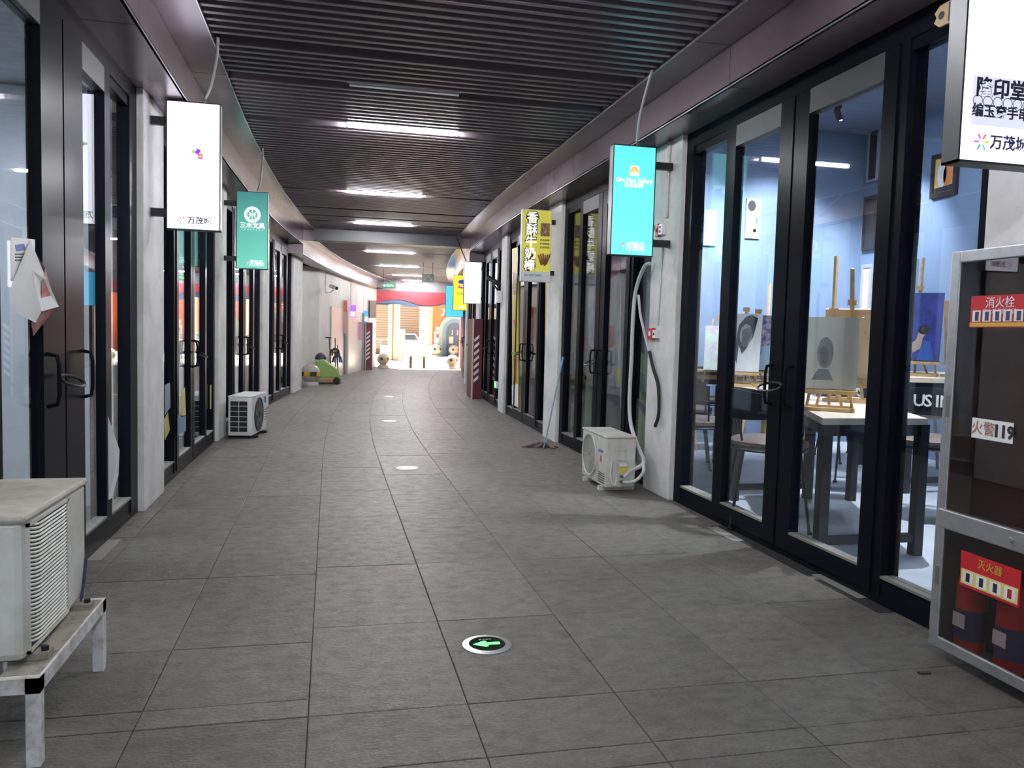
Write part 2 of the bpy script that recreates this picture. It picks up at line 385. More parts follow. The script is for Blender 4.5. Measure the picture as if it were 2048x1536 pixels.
def bay(side, n, y0, y1, gl=None, lock=True, cuts=None, openleaf=0):
    fx, sg = (RX, -1) if side == 'right' else (LX, 1)
    z1 = Z_SOF + ZO((y0+y1)/2)
    p0, p1 = Vector((fx(y0), y0)), Vector((fx(y1), y1)); d = p1-p0; W = d.length
    ang = math.atan2(d.y, d.x)                      # local x runs along the wall, local y away from the corridor
    root = bpy.data.objects.new('window_%d' % n, None); COL.objects.link(root); struct(root)
    root.location = (p0.x - sg*.05, p0.y, 0); root.rotation_euler = (0, 0, ang)
    s = -1 if side == 'right' else 1                # away from the corridor in local y
    g = gl or GLS
    def B(name, x0, x1, za, zb, d0, d1, mat, par): return bx(name, (x0, s*d0, za), (x1, s*d1, zb), mat, par)
    c = cuts or ([.09, .645, .835, 1.56, 1.905, 2.54, 2.71, W-.14] if side == 'right' else [.14, .74, .92, 1.60, 1.85, 2.58, 2.79, W-.11])
    sc = W/3.45 if cuts is None else 1
    c = [v*sc for v in c[:-1]] + [c[-1]]
    # fixed frame
    B('jamb', 0, c[0], 0.0, z1, 0, .12, BLACK, root); B('jamb', c[7], W, 0.0, z1, 0, .12, BLACK, root)
    B('head', c[0], c[7], z1-.13, z1, 0, .12, BLACK, root)
    B('sill', c[0], c[7], 0, .045, .0, .12, BLACK, root)
    B('mullion', c[1], c[1]+.07, .045, z1-.13, 0, .12, BLACK, root); B('mullion', c[6]-.07, c[6], .045, z1-.13, 0, .12, BLACK, root)
    for (a, b) in ((c[0], c[1]), (c[6], c[7])):
        B('bottom_rail', a, b, .045, .15, .01, .09, BLACK, root)
        B('sill_ledge', a, b, .15, .165, -.002, .095, M('dusty_ledge', (.20, .19, .17), .8), root)
        B('top_rail', a, b, z1-.20, z1-.13, .01, .09, BLACK, root)
        B('pane', a, b, .165, z1-.20, .045, .053, g, root)
    # two door leaves
    mid = (c[3]+c[4])/2
    for kk, (a, b, ga, gb) in enumerate(((c[1]+.075, mid-.012, c[2], c[3]), (mid+.012, c[6]-.075, c[4], c[5]))):
        d_ = bpy.data.objects.new('door_%d' % (2*n-1+kk), None); COL.objects.link(d_); struct(d_)
        d_.location = root.location; d_.rotation_euler = root.rotation_euler
        B('stile', a, ga, .05, z1-.14, -.012, .06, BLACK, d_); B('stile', gb, b, .05, z1-.14, -.012, .06, BLACK, d_)
        B('bottom_rail', ga, gb, .05, .17, -.012, .06, BLACK, d_); B('top_rail', ga, gb, z1-.30, z1-.14, -.012, .06, M('grey_rail', (.035, .037, .042), .5), d_)
        B('rail_ledge', ga, gb, .17, .185, -.014, .062, M('dusty_ledge'), d_)
        B('pane', ga, gb, .185, z1-.30, .02, .028, g, d_)
        xh = gb+.05 if kk == 0 else ga-.05
        hb = MB().tube([(xh, -s*.012, 1.04), (xh, -s*.06, 1.05), (xh, -s*.07, 1.10), (xh, -s*.07, 1.26), (xh, -s*.06, 1.31), (xh, -s*.012, 1.32)], .011, 8)
        hb.build('pull_handle', BLACK, d_, smooth=True)
        if lock and kk == 0:
            pts = [(xh + .02 + .13*(1-math.cos(t)), -s*(.09+.055*math.sin(t)), 1.17-.03*math.sin(t)) for t in [PI*q/10*2 for q in range(11)]]
            MB().tube(pts, .009, 6).build('lock_cable', M('lock_rubber', (.02, .02, .022), .5), d_, smooth=True)
    return root, ang, W

bays_r = [(-.6, 2.62), (3.24, 6.70), (7.31, 10.48), (11.16, 14.29), (14.85, 18.2), (18.85, 22.1), (22.7, 25.9), (26.5, 29.7)]
bays_l = [(-.2, 2.95), (3.65, 6.73), (7.50, 10.72), (11.30, 14.75), (15.45, 18.45)]
BAY = {}
n = 1
for i, (a, b) in enumerate(bays_r): BAY['r', i] = bay('right', n, a, b, GLS if i < 3 else GLD); n += 1
for i, (a, b) in enumerate(bays_l): BAY['l', i] = bay('left', n, a, b, GLS, cuts=[.12, .28, .40, .95, 1.66, 2.14, 2.32, 2.86] if i == 1 else None); n += 1

# the shops behind the glass: room shells
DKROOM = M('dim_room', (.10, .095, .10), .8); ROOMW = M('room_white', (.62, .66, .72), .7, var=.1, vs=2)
BLUEW = M('blue_wall', (.165, .23, .36), .65, var=.08, vs=2)
SFLOOR = M('studio_floor', (.42, .45, .52), .45, var=.22, vs=2.5)
struct(bx('wall_studio_back', (3.35, 10.4, 0), (7.7, 10.55, 4.7), BLUEW))
struct(bx('wall_studio_side', (7.6, 1.0, 0), (7.75, 10.4, 4.7), BLUEW))
struct(bx('wall_studio_near', (3.2, 1.9, 0), (7.6, 2.0, 4.7), BLUEW))
struct(bx('floor_studio', (3.17, 2.0, -.004), (7.6, 10.4, .004), SFLOOR))
struct(bx('wall_studio_front', (3.20, 1.9, 3.31), (3.25, 10.6, 4.7), BLUEW))
struct(bx('ceiling_studio', (3.21, 1.9, 4.52), (7.75, 10.5, 4.7), M('studio_ceiling', (.16, .18, .25), .7)))
struct(bx('wall_gallery_back', (3.40, 7.25, 0), (3.44, 10.4, 4.6), M('gallery_back', (.14, .13, .145), .7)))
struct(bx('wall_right_rear', (4.9, 10.7, 0), (5.0, 31, 3.4), DKROOM)) if False else None
for i, (a, b) in enumerate(bays_r[3:]):
    x = RX((a+b)/2)
    struct(bx('wall_right_room', (x+1.9, a-.3, 0), (x+2.0, b+.6, 3.3), DKROOM))
    struct(bx('wall_right_partition', (x+.35, a-.42, 0), (x+2.0, a-.32, 3.3), DKROOM))
for i, (a, b) in enumerate(bays_l):
    x = LX((a+b)/2)
    struct(bx('wall_left_room', (x-3.3, a-.4, 0), (x-3.2, b+.6, 3.3), ROOMW))
    struct(bx('wall_left_partition', (x-3.3, b+.25, 0), (x-.4, b+.33, 3.3), ROOMW))
struct(bx('ceiling_left_rooms', (-5.2, Y_BACK, 3.32), (-1.55, 19.4, 3.38), ROOMW))
# closing walls so that no sky leaks into the building
OUT = M('outer_concrete', (.35, .34, .33), .8)
struct(bx('wall_outer_left', (-7.5, Y_BACK, 0), (-7.3, Y_ARCH, 4.1), OUT)); struct(bx('wall_outer_right', (15.8, Y_BACK, 0), (16, Y_ARCH, 4.1), OUT))
# ---- plain left wall beyond the shops, and the end portal
def curved(name, fx, y0, y1, z1, mat, th, n=8):
    m = MB()
    q = [(fx(y0+(y1-y0)*k/n), y0+(y1-y0)*k/n) for k in range(n+1)]
    q2 = [(x+th, yy) for x, yy in reversed(q)]
    return m.prism(q+q2, 'z', 0, z1).build(name, mat, walls['left'])
curved('wall_panel', lambda Y: LX(Y) - (.9*(23-Y)/3.35 if Y < 23 else 0), 19.65, Y_ARCH, 3.1, WALLW, -.3)

lamp_lab = ['long white tube lamp %s' % q for q in ('deepest in the passage, furthest from the portal', 'over the passage behind the fire cabinet', 'above the fire cabinet, between slats', 'lit in the slats before the gallery sign', 'lit in the slats after the yellow snack sign', 'just before the dark ceiling beam', 'first beyond the dark ceiling beam', 'beyond the beam, above the hanging triangle panel', 'between the hanging exit sign and the portal', 'next to the grey end wall over the portal')]
TUBE = E('lamp_tube', (.96, .97, 1.0), 75.0)
for i, y in enumerate(lampY):
    xc = .5*(LX(y)+RX(y)) - .08 + (.05 if y > 18 else 0)
    z = 3.60+ZO(y)
    t = thing('ceiling_light', lamp_lab[i], 'ceiling light', (xc, y, z), 0, 'tube lamps in the slatted ceiling')
    bx('housing', (-.60, -.028, .035), (.60, .028, .085), WHITEP, t)
    MB().tube([(-.575, 0, .012), (.575, 0, .012)], .021, 10).build('tube', TUBE, t, smooth=True)
    for s in (-1, 1): bx('end_cap', (s*.575, -.024, -.012), (s*.60, .024, .04), WHITEP, t)

t = thing('ceiling_light', 'unlit thin white tube between the slats before the first lit lamp', 'ceiling light', (.62, 7.22, 3.60))
bx('housing', (-.50, -.02, .03), (.50, .02, .07), WHITEP, t); MB().tube([(-.48, 0, .01), (.48, 0, .01)], .012, 8).build('tube', M('dead_tube', (.8, .8, .82), .3), t, smooth=True)
# lamps inside the shops
PANEL = E('panel_white', (.88, .93, 1.0), 9.0)
for i, (a, b) in enumerate(bays_l):
    x = LX((a+b)/2)
    t = thing('panel_light', ['square white panel light in the shop behind the near outdoor unit', 'square white panel light behind the glass with the peeling poster', 'square white panel light behind the glass with coloured films', 'square white panel light in the shop behind the floor-standing unit', 'square white panel light in the last left shop'][i], 'ceiling light', (x-1.5, (a+b)/2, 3.32))
    bx('frame', (-.42, -.42, -.03), (.42, .42, 0), WHITEP, t); bx('diffuser', (-.4, -.4, -.034), (.4, .4, -.03), PANEL, t)

# ------------------------------------------------------------------ projecting light-box signs
SIGNF = M('sign_frame', (.045, .047, .05), .4, .3)
WHT = M('white_print', (.8, .8, .8), .5, emit=(1, 1, 1), es=.32)
RAINBOW = [(.9, .15, .1), (.95, .55, .05), (.2, .65, .2), (.1, .35, .85), (.55, .15, .7), (.85, .1, .5)]
def burst(parent, c, r):
    """small burst of coloured strokes, the mall's emblem"""
    for k in range(6):
        a = math.radians(165 - 66*k) if False else math.radians(-60 + 60*k)
        col = RAINBOW[k]
        m = MB().box((.35*r, -.0008, -.11*r), (r, .0008, .11*r)); 
        o = m.build('emblem_stroke', M('emblem_%d' % k, col, .5, emit=col, es=.14), parent)
        o.location = c; o.rotation_euler = (0, a, 0)
def mall_mark(parent, x, y, z, mat, en=False):
    burst(parent, (x-.088, y, z), .036)
    text('万茂城', .062, mat, parent, (x+.045, y, z - (.012 if en else 0)), RF, bold=.0012)
    if en: text('WANMALL CITY', .022, mat, parent, (x+.045, y, z+.032), RF)
def sign(name, label, x0, x1, yc, z0, z1, face, wall_dx, cat='sign', th=.09, fr=SIGNF):
    t = thing(name, label, cat, ((x0+x1)/2, yc, z0))
    w_, h = (x1-x0)/2, z1-z0; e = .009; d = th/2
    m = MB(); m.box((-w_, -d, 0), (-w_+e, d, h)); m.box((w_-e, -d, 0), (w_, d, h)); m.box((-w_, -d, 0), (w_, d, e)); m.box((-w_, -d, h-e), (w_, d, h))
    m.build('case', fr, t)
    bx('front_face', (-w_+e, -d+.004, e), (w_-e, -d+.008, h-e), face, t); bx('back_face', (-w_+e, d-.008, e), (w_-e, d-.004, h-e), face, t)
    s = 1 if wall_dx > 0 else -1
    for z in (h*.13, h*.84):
        bx('bracket', (s*w_, -.025, z-.032), (s*w_+wall_dx, .025, z+.032), DARKM, t)
    return t, -d+.002, h
WHITEF = E('lit_white', (.87, .86, 1.0), .55)
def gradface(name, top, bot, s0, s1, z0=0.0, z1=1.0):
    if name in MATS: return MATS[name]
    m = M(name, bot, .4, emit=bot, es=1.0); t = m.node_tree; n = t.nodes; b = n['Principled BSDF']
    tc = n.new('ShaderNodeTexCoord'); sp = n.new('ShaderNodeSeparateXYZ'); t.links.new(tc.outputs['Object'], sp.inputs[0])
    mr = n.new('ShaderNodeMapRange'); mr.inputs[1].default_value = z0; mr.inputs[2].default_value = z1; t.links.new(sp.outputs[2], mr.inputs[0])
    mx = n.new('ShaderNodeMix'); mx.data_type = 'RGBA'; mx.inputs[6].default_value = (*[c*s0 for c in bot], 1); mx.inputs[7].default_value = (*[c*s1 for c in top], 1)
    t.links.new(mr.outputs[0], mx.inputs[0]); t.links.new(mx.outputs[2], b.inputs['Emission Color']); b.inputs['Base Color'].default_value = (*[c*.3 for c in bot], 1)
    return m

# 1: white sign on the left pillar
t, fy, h = sign('light_box_sign', 'glowing white light-box sign with a tiny green, purple and red motif', -1.30, -.885, 7.0, 2.26, 3.285, WHITEF, -.14)
disc('motif_dot', (.0, fy, .63), .013, .002, M('leaf_green', (.35, .7, .1), .5, emit=(.35, .75, .1), es=.16), t)
o = bx('motif_bar', (-.016, -.001, -.022), (.016, .001, .022), M('motif_violet', (.3, .05, .7), .5, emit=(.3, .05, .75), es=.16), t); o.location = (.032, fy, .632); o.rotation_euler = (0, .6, 0)
o = bx('motif_bar', (-.017, -.001, -.02), (.017, .001, .02), M('motif_red', (.8, .05, .1), .5, emit=(.85, .06, .12), es=.18), t); o.location = (.052, fy, .595)
disc('motif_dot', (.052, fy-.0015, .595), .008, .002, WHT, t)
mall_mark(t, .0, fy, .075, INK)
# 2: green stationery sign
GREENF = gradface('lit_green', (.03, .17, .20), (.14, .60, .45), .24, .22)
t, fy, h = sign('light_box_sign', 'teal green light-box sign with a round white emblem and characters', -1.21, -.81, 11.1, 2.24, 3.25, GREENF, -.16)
MB().ring((0, fy, .71), .098, .0045, 'y').build('emblem_ring', WHT, t); MB().ring((0, fy, .71), .086, .003, 'y').build('emblem_ring', WHT, t); MB().ring((0, fy, .71), .072, .005, 'y').build('emblem_ring', WHT, t)
MB().tube([(0, fy, .65), (0, fy, .77)], .005, 6).build('emblem_stroke', WHT, t); MB().tube([(-.045, fy, .71), (.045, fy, .71)], .004, 6).build('emblem_stroke', WHT, t)
for s in (-1, 1): MB().tube([(s*.05, fy, .75), (s*.02, fy, .722), (0, fy, .715), (s*.02, fy, .70), (s*.045, fy, .665)], .0045, 6).build('emblem_stroke', WHT, t)
text('三木文具', .078, WHT, t, (0, fy, .565), RF, bold=.0015)
for k in range(8): disc('motif_dot', (-.13+.037*k, fy, .515), .005, .002, WHT, t, n=8)
mall_mark(t, .01, fy, .08, WHT, True)
# 3: gallery sign
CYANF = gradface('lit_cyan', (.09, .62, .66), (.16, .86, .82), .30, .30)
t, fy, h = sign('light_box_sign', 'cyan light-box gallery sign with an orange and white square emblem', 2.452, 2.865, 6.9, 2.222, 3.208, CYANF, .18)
o = bx('emblem_square', (-.045, -.001, -.045), (.045, .001, .045), WHT, t, bevel=0); o.location = (0, fy, .76)
ORG = M('emblem_orange', (.8, .35, .03), .5, emit=(.9, .38, .03), es=.2)
for k in range(5):
    o = bx('emblem_stroke', (-.005, -.001, -.03), (.005, .001, .03), ORG, t); o.location = (-.032+.016*k, fy-.002, .765+.006*(k % 2)); o.rotation_euler = (0, .5*(1 if k < 3 else -1), 0)
text('One Nian Gallery', .056, WHT, t, (0, fy, .675), RF, bold=.001, sx=.86)
text('壹念画廊', .046, WHT, t, (0, fy, .63), RF)
mall_mark(t, -.01, fy, .085, WHT, True)
# 4: seal-carving shop sign by the fire cabinet
t, fy, h = sign('light_box_sign', 'white light-box sign with a handwritten paper note, above the fire cabinet', 2.45, 2.865, 2.815, 2.235, 3.25, WHITEF, .18)
NOTE = M('lit_note', (.55, .56, .62), .6, emit=(.55, .57, .68), es=.22)
bx('paper_note', (-.155, fy-.001, .15), (.13, fy+.001, .345), NOTE, t)
MARK = M('marker_ink', (.03, .03, .07), .6)
text('隆印堂', .082, MARK, t, (-.02, fy-.002, .295), RF, bold=.002)
text('编玉穿手串', .056, MARK, t, (-.015, fy-.002, .205), RF, bold=.001)
for k in range(6): MB().ring((-.13+.048*k, fy-.002, .245), .022, .0015, 'y', 14, 4).build('scribble', MARK, t)
for k in range(3): MB().ring((.0+.05*k, fy, .74+.08*(k % 2)), .12, .003, 'y', 30, 4).build('pale_arc', M('pale_cyan', (.5, .8, .8), .5, emit=(.7, .95, .95), es=.24), t)
mall_mark(t, -.01, fy, .085, M('sign_blue', (.05, .06, .2), .5))
# 5: snack sign
YEL = M('lit_yellow', (.55, .50, .06), .5, emit=(.62, .58, .10), es=.10)
t, fy, h = sign('light_box_sign', 'yellow snack sign with a column of five big white characters', 2.562, 2.98, 10.8, 2.21, 3.20, YEL, .08, fr=M('pale_frame', (.5, .5, .45), .5))
bx('grey_foot', (-.2, fy, .01), (.2, fy+.002, .14), M('sign_grey', (.42, .45, .48), .5, emit=(.42, .46, .5), es=.07), t)
for k, ch in enumerate('香酥牛奶棒'):
    z = .865-.162*k; x = -.065-.012*k*.6
    text(ch, .168, INK, t, (x, fy-.001, z), RF, bold=.013); text(ch, .168, WHT, t, (x, fy-.004, z), RF, bold=.002)
bx('photo_print', (.055, fy-.001, .63), (.185, fy, .81), M('snack_photo', (.20, .09, .045), .5, var=.7, vs=22, col2=(.5, .33, .2)), t)
for k in range(3): text('奶香酥脆', .034, INK, t, (.118, fy-.001, .575-.05*k), RF)
for k in range(6):
    o = bx('stick_print', (-.012, -.001, -.075), (.012, .001, .075), M('fried_stick', (.30, .11, .035), .5, var=.4, vs=30), t); o.location = (.055+.024*k, fy-.001, .30+.01*(k % 3)); o.rotation_euler = (0, -.35+.14*k, 0)
text('纯牛奶手工炸制', .036, INK, t, (-.04, fy-.001, .085), RF)
MB().ring((.14, fy-.001, .085), .035, .003, 'y', 16, 4).build('mascot_loop', INK, t) if False else None
# 6: blank white sign beyond
t, fy, h = sign('light_box_sign', 'nearly blank glowing white light-box sign beside the striped fire cabinet', 2.95, 3.355, 18.0, 2.13, 3.075, WHITEF, .05)
for (x, z) in ((.05, .76), (.12, .79), (.135, .775)): disc('motif_dot', (x, fy, z), .009, .002, GREYINK, t, n=8)
for x in (-.10, .06): bx('emblem_stroke', (x-.025, fy-.001, .07), (x+.025, fy, .085), GREYINK, t)
# 7, 8: yellow and blue signs further on
YEL2 = E('lit_yellow_bright', (.92, .68, .04), .26)
t, fy, h = sign('light_box_sign', 'bright yellow light-box sign with blue and red lips', 3.36, 3.86, 22.3, 2.08, 3.07, YEL2, .1)
disc('upper_lip', (.0, fy, .80), .115, .002, M('lip_blue', (.02, .05, .4), .5, emit=(.03, .07, .5), es=.2), t, squash=.5)
disc('lower_lip', (.0, fy, .66), .115, .002, M('lip_red', (.6, .03, .06), .5, emit=(.7, .05, .08), es=.2), t, squash=.42)
disc('mouth_gap', (.0, fy-.002, .675), .07, .002, WHT, t, squash=.2)
text('SOND', .095, INK, t, (-.02, fy, .47), RF, sx=.95)
for k in range(2): disc('food_print', (-.08+.1*k, fy, .09), .07, .002, M('food_white', (.8, .7, .5), .5, emit=(.9, .8, .55), es=.2), t, squash=.5)
t, fy, h = sign('light_box_sign', 'sky blue light-box sign just behind the yellow one', 3.62, 4.2, 25.6, 1.95, 2.95, E('lit_blue', (.08, .50, .85), .28), .1)

# flexible conduits that feed the signs
COND = M('grey_conduit', (.45, .44, .44), .5)
def hose(name, label, pts, r, mat, cat='conduit', group=None, ribs=False, n=8):
    P = [Vector(p) for p in pts]; out = []
    for k in range(len(P)-1):                        # Catmull-Rom
        p0, p1, p2, p3 = P[max(k-1, 0)], P[k], P[k+1], P[min(k+2, len(P)-1)]
        for j in range(6):
            u = j/6; out.append(.5*((2*p1)+(p2-p0)*u+(2*p0-5*p1+4*p2-p3)*u*u+(3*p1-p0-3*p2+p3)*u**3))
    out.append(P[-1])
    o = MB().tube(out, r, n).build(name, mat, None, smooth=True)
    return tag(o, label, cat, group)
hose('flexible_conduit', 'grey flexible conduit looping down to the blank white left sign', [(-.825, 6.32, 3.594), (-.85, 6.45, 3.50), (-.93, 6.75, 3.37), (-1.0, 6.95, 3.32), (-1.02, 6.99, 3.298)], .011, COND)
hose('flexible_conduit', 'thin grey conduit looping down to the green emblem sign', [(-.80, 10.03, 3.592), (-.83, 10.3, 3.49), (-.89, 10.8, 3.36), (-.94, 11.06, 3.29), (-.95, 11.09, 3.264)], .011, COND)
hose('flexible_conduit', 'grey flexible conduit from the slats to the cyan gallery sign', [(2.455, 6.03, 3.594), (2.48, 6.2, 3.49), (2.55, 6.5, 3.36), (2.66, 6.82, 3.26), (2.69, 6.89, 3.222)], .011, COND)
hose('flexible_conduit', 'dark cable running down to the far blank white sign', [(2.68, 17.45, 3.575), (2.75, 17.56, 3.44), (2.92, 17.85, 3.2), (2.985, 17.97, 3.12), (2.99, 17.985, 3.09)], .012, DARKM)

# ------------------------------------------------------------------ air-conditioner outdoor units
def fan_grille(parent, c, R, ax, mat, back, nr=9, spokes=16):
    d = {'x': (1, 0, 0), 'y': (0, 1, 0)}[ax]
    disc('fan_recess', (c[0], c[1], c[2]), R, .004, back, parent, ax=ax, n=32)
    g = MB()
    for k in range(nr): g.ring(c, R*(.22+.78*k/(nr-1)), .0035, ax, 32, 4)
    for k in range(spokes):
        a = 2*PI*k/spokes; u = (math.cos(a), math.sin(a))
        p = [(c[0], c[1]+u[0]*r, c[2]+u[1]*r) if ax == 'x' else (c[0]+u[0]*r, c[1], c[2]+u[1]*r) for r in (R*.1, R)]
        g.tube(p, .003, 4)
    o = g.build('fan_grille', mat, parent); o['kind'] = 'stuff'
    MB().ring(c, R*1.02, .012, ax, 36, 6).build('grille_rim', mat, parent, smooth=True)
# right unit: fan looks to -X, service side looks to the camera
t = thing('outdoor_unit', 'white outdoor air-conditioner unit with a round fan, beside the mop', 'air conditioner', (2.585, 7.13, 0))
MB().box((0, 0, .04), (.30, .74, .515)).build('casing', CASE, t, bevel=.012)
MB().box((-.006, -.006, .515), (.306, .746, .535)).build('top_panel', CASE, t, bevel=.006)
fan_grille(t, (-.006, .49, .29), .205, 'x', CASE, M('grille_grey', (.20, .195, .18), .7))
for k in range(5): bx('vent_slot', (-.003, .03, .07+.022*k), (.0, .22, .08+.022*k), M('slot_shadow', (.10, .10, .09), .7), t)
bx('brand_badge', (-.003, .10, .36), (0, .22, .385), M('badge_blue', (.15, .17, .35), .5), t); bx('red_badge', (-.003, .13, .27), (0, .17, .33), M('badge_red', (.45, .08, .06), .5), t)
hd = bx('handle_recess', (.10, -.012, .30), (.20, -.006, .44), CASE, t, bevel=.004); bx('grip', (.105, -.02, .40), (.195, -.006, .41), CASE, hd)
bx('warning_sticker', (.13, -.008, .195), (.21, -.006, .235), M('sticker_yellow', (.75, .55, .05), .5), t); bx('rating_label', (.13, -.008, .245), (.21, -.006, .275), PAPERW, t)
for z in (.10, .155):
    v = MB().tube([(.15, -.006, z), (.15, -.04, z), (.16, -.05, z+.005)], .014, 8).build('valve', M('brass', (.25, .22, .15), .4, .7), t, smooth=True)
for (x, y) in ((-.03, .12), (-.03, .58)): bx('foot', (x, y-.03, 0), (.33, y+.03, .04), CASE, t)
# refrigerant pipes of that unit
WRAP = M('wrap_tape', (.60, .60, .61), .6, var=.2, vs=30)
hose('insulated_pipe', 'thick white taped pipe rising from the outdoor unit to the pillar', [onx(1300, 527, 3.0), onx(1288, 535, 2.97), onx(1272, 580, 2.95), onx(1266, 640, 2.95), onx(1263, 720, 2.95), onx(1259, 800, 2.94), onx(1262, 850, 2.93), onx(1275, 890, 2.93), onx(1287, 925, 2.92), onx(1262, 940, 2.80)+Vector((0, -.02, 0)), (2.748, 7.058, .16)], .019, WRAP, 'pipe')
hose('insulated_pipe', 'short white taped pipe looping back to the lower valve', [onx(1287, 930, 2.90), onx(1286, 945, 2.86), onx(1270, 962, 2.8), (2.745, 7.07, .10)], .015, WRAP, 'pipe')
hose('power_cable', 'thin white cable looping beside the outdoor unit valves', [(2.64, 7.112, .30), (2.622, 7.10, .20), (2.635, 7.09, .10), (2.67, 7.095, .08), (2.685, 7.108, .15)], .006, WHITEP, 'cable')
hose('insulated_pipe', 'thin white pipe branching off the taped pipe towards the black hose', [onx(1277, 590, 2.96), onx(1281, 630, 2.97), onx(1290, 670, 2.99), onx(1299, 705, 3.01)], .013, WRAP, 'pipe')
hose('rubber_hose', 'black foam-clad hose hanging on the white pillar with a taped end', [onx(1299, 703, 3.01), onx(1306, 735, 3.01), onx(1316, 770, 3.015), onx(1318, 810, 3.015), onx(1316, 835, 3.01), onx(1310, 853, 3.0)], .017, M('black_rubber', (.02, .02, .02), .8), 'hose')
hose('conduit', 'pale conduit on the pillar between the ceiling and the upper alarm', [(3.03, 6.98, 3.29), (3.03, 6.98, 2.9), (3.03, 6.98, 2.6)], .011, PLAST)
hose('conduit', 'pale conduit on the pillar between the two red alarms', [(3.03, 7.02, 2.42), (3.03, 7.05, 2.0), (3.03, 7.08, 1.6)], .011, PLAST)
hose('conduit', 'second pale conduit close beside the gallery sign bracket', [(3.027, 6.948, 3.29), (3.027, 6.948, 2.9), (3.027, 6.948, 2.6)], .011, PLAST)
# alarms
t = thing('fire_alarm', 'red sounder with a pale socket box high on the pillar', 'alarm', (3.0, 7.08, 2.44))
bx('body', (0, 0, 0), (.04, .07, .12), REDS, t, bevel=.006); disc('button', (-.004, .035, .06), .018, .012, REDP, t, ax='x'); bx('clear_cover', (-.01, .08, .07), (.04, .13, .11), M('pale_cover', (.5, .65, .65), .3), t)
bx('socket_box', (.0, -.09, .01), (.04, -.01, .11), WHITEP, t, bevel=.005)
for z in (.04, .08): disc('socket_hole', (-.001, -.05, z), .013, .004, INK, t, ax='x', n=12)
t = thing('fire_alarm', 'red square manual call point with a pale box beside it', 'alarm', (3.0, 7.13, 1.47))
bx('body', (0, 0, 0), (.04, .11, .11), REDS, t, bevel=.006); bx('press_plate', (-.003, .035, .035), (0, .075, .075), PAPERW, t); bx('socket_box', (.0, -.08, .01), (.04, -.01, .09), WHITEP, t, bevel=.005)
disc('socket_hole', (-.001, -.045, .05), .013, .004, INK, t, ax='x', n=12)

# left unit on the floor: vents look to the camera, fan looks to +X
t = thing('outdoor_unit', 'white outdoor air-conditioner unit with a dark fan, standing on the floor', 'air conditioner', (-1.30, 11.02, 0), -.16)
MB().box((0, 0, .035), (.31, .80, .55)).build('casing', CASE2, t, bevel=.015); MB().box((-.004, -.004, .545), (.314, .804, .565)).build('top_panel', CASE2, t, bevel=.006)
VENT = M('vent_dark', (.015, .015, .018), .7)
for r in range(6):
    for c in range(2): bx('vent', (.03+.115*c, -.004, .09+.069*r), (.135+.115*c, .0, .15+.069*r), VENT, t)
disc('fan_recess', (.312, .36, .29), .225, .006, M('fan_dark', (.045, .05, .058), .5), t, ax='x', n=36); MB().ring((.314, .36, .29), .227, .008, 'x', 36, 6).build('grille_rim', DARKM, t, smooth=True)
for k in range(5):
    a = 2*PI*k/5; o = bx('fan_blade', (-.003, -.05, .04), (.003, .05, .20), M('fan_blade_grey', (.08, .085, .095), .5), t); o.location = (.318, .36, .29); o.rotation_euler = (a, 0, 0)
bx('blue_badge', (.311, .64, .42), (.315, .74, .51), M('badge_sky', (.05, .22, .5), .5), t)
for k in range(5): bx('vent_slot', (.311, .66, .18+.035*k), (.313, .77, .19+.035*k), M('slot_shadow'), t)
for y in (.12, .62): bx('foot', (-.02, y-.03, 0), (.36, y+.03, .035), DARKM, t)

# near left unit on its steel stand
S0 = (-1.36, 2.86)
t = thing('steel_stand', 'white painted angle-iron stand with square legs under the near outdoor unit', 'stand', (S0[0], S0[1], 0))
STEEL = M('white_steel', (.62, .61, .60), .55, var=.45, vs=12, col2=(.30, .26, .22))
sw, sl2, sh = .43, .81, .305
for (x, y) in ((0, 0), (sw-.045, 0), (0, sl2-.045), (sw-.045, sl2-.045)): bx('leg', (x, y, 0), (x+.045, y+.045, sh), STEEL, t, bevel=.003)
for y in (0, sl2-.045): bx('rail', (0, y, sh-.05), (sw, y+.045, sh+.003), STEEL, t)
for x in (0, sw-.045): bx('rail', (x, 0, sh-.05), (x+.045, sl2, sh+.004), STEEL, t)
bx('shelf_plate', (.30, .03, sh-.004), (sw-.01, sl2-.03, sh+.006), M('grimy_plate', (.28, .25, .21), .8, var=.5, vs=14), t)
t = thing('outdoor_unit', 'grimy cream outdoor air-conditioner unit with a louvred grille, on a stand', 'air conditioner', (-1.32, 2.94, sh+.025))
ux, uy, uh = .32, .71, .50
bx('casing', (0, 0, 0), (ux, uy, uh), CASE, t, bevel=.03)
bx('top_panel', (-.008, -.008, uh-.02), (ux+.008, uy+.008, uh+.008), M('grimy_top', (.42, .39, .34), .75, var=.5, vs=4, col2=(.25, .23, .2)), t, bevel=.012)
bx('grille_recess', (ux-.004, .035, .03), (ux+.001, .45, uh-.035), M('grille_dark', (.03, .03, .028), .8), t)
g = MB()
nl = 30
for k in range(nl):
    z = .04 + (uh-.09)*k/(nl-1); pts = []
    for j in range(9):
        v = j/8; bend = .02*(1-min(1, v*5)) if v < .2 else 0
        pts.append((ux+.004 - (.006 if j in (0, 8) else 0), .04+.405*v, z + bend))
    g = MB().tube(pts, .0055, 5); g.build('louvre', CASE, t, smooth=True)
for (a, b) in (((.025, .02), (.038, uh-.025)), ((.447, .02), (.46, uh-.025))): bx('grille_rim', (ux-.004, a[0], a[1]), (ux+.008, b[0], b[1]), CASE, t)
for (a, b) in (((.025, .02), (.46, .032)), ((.025, uh-.037), (.46, uh-.025))): bx('grille_rim', (ux-.004, a[0], a[1]), (ux+.008, b[0], b[1]), CASE, t)
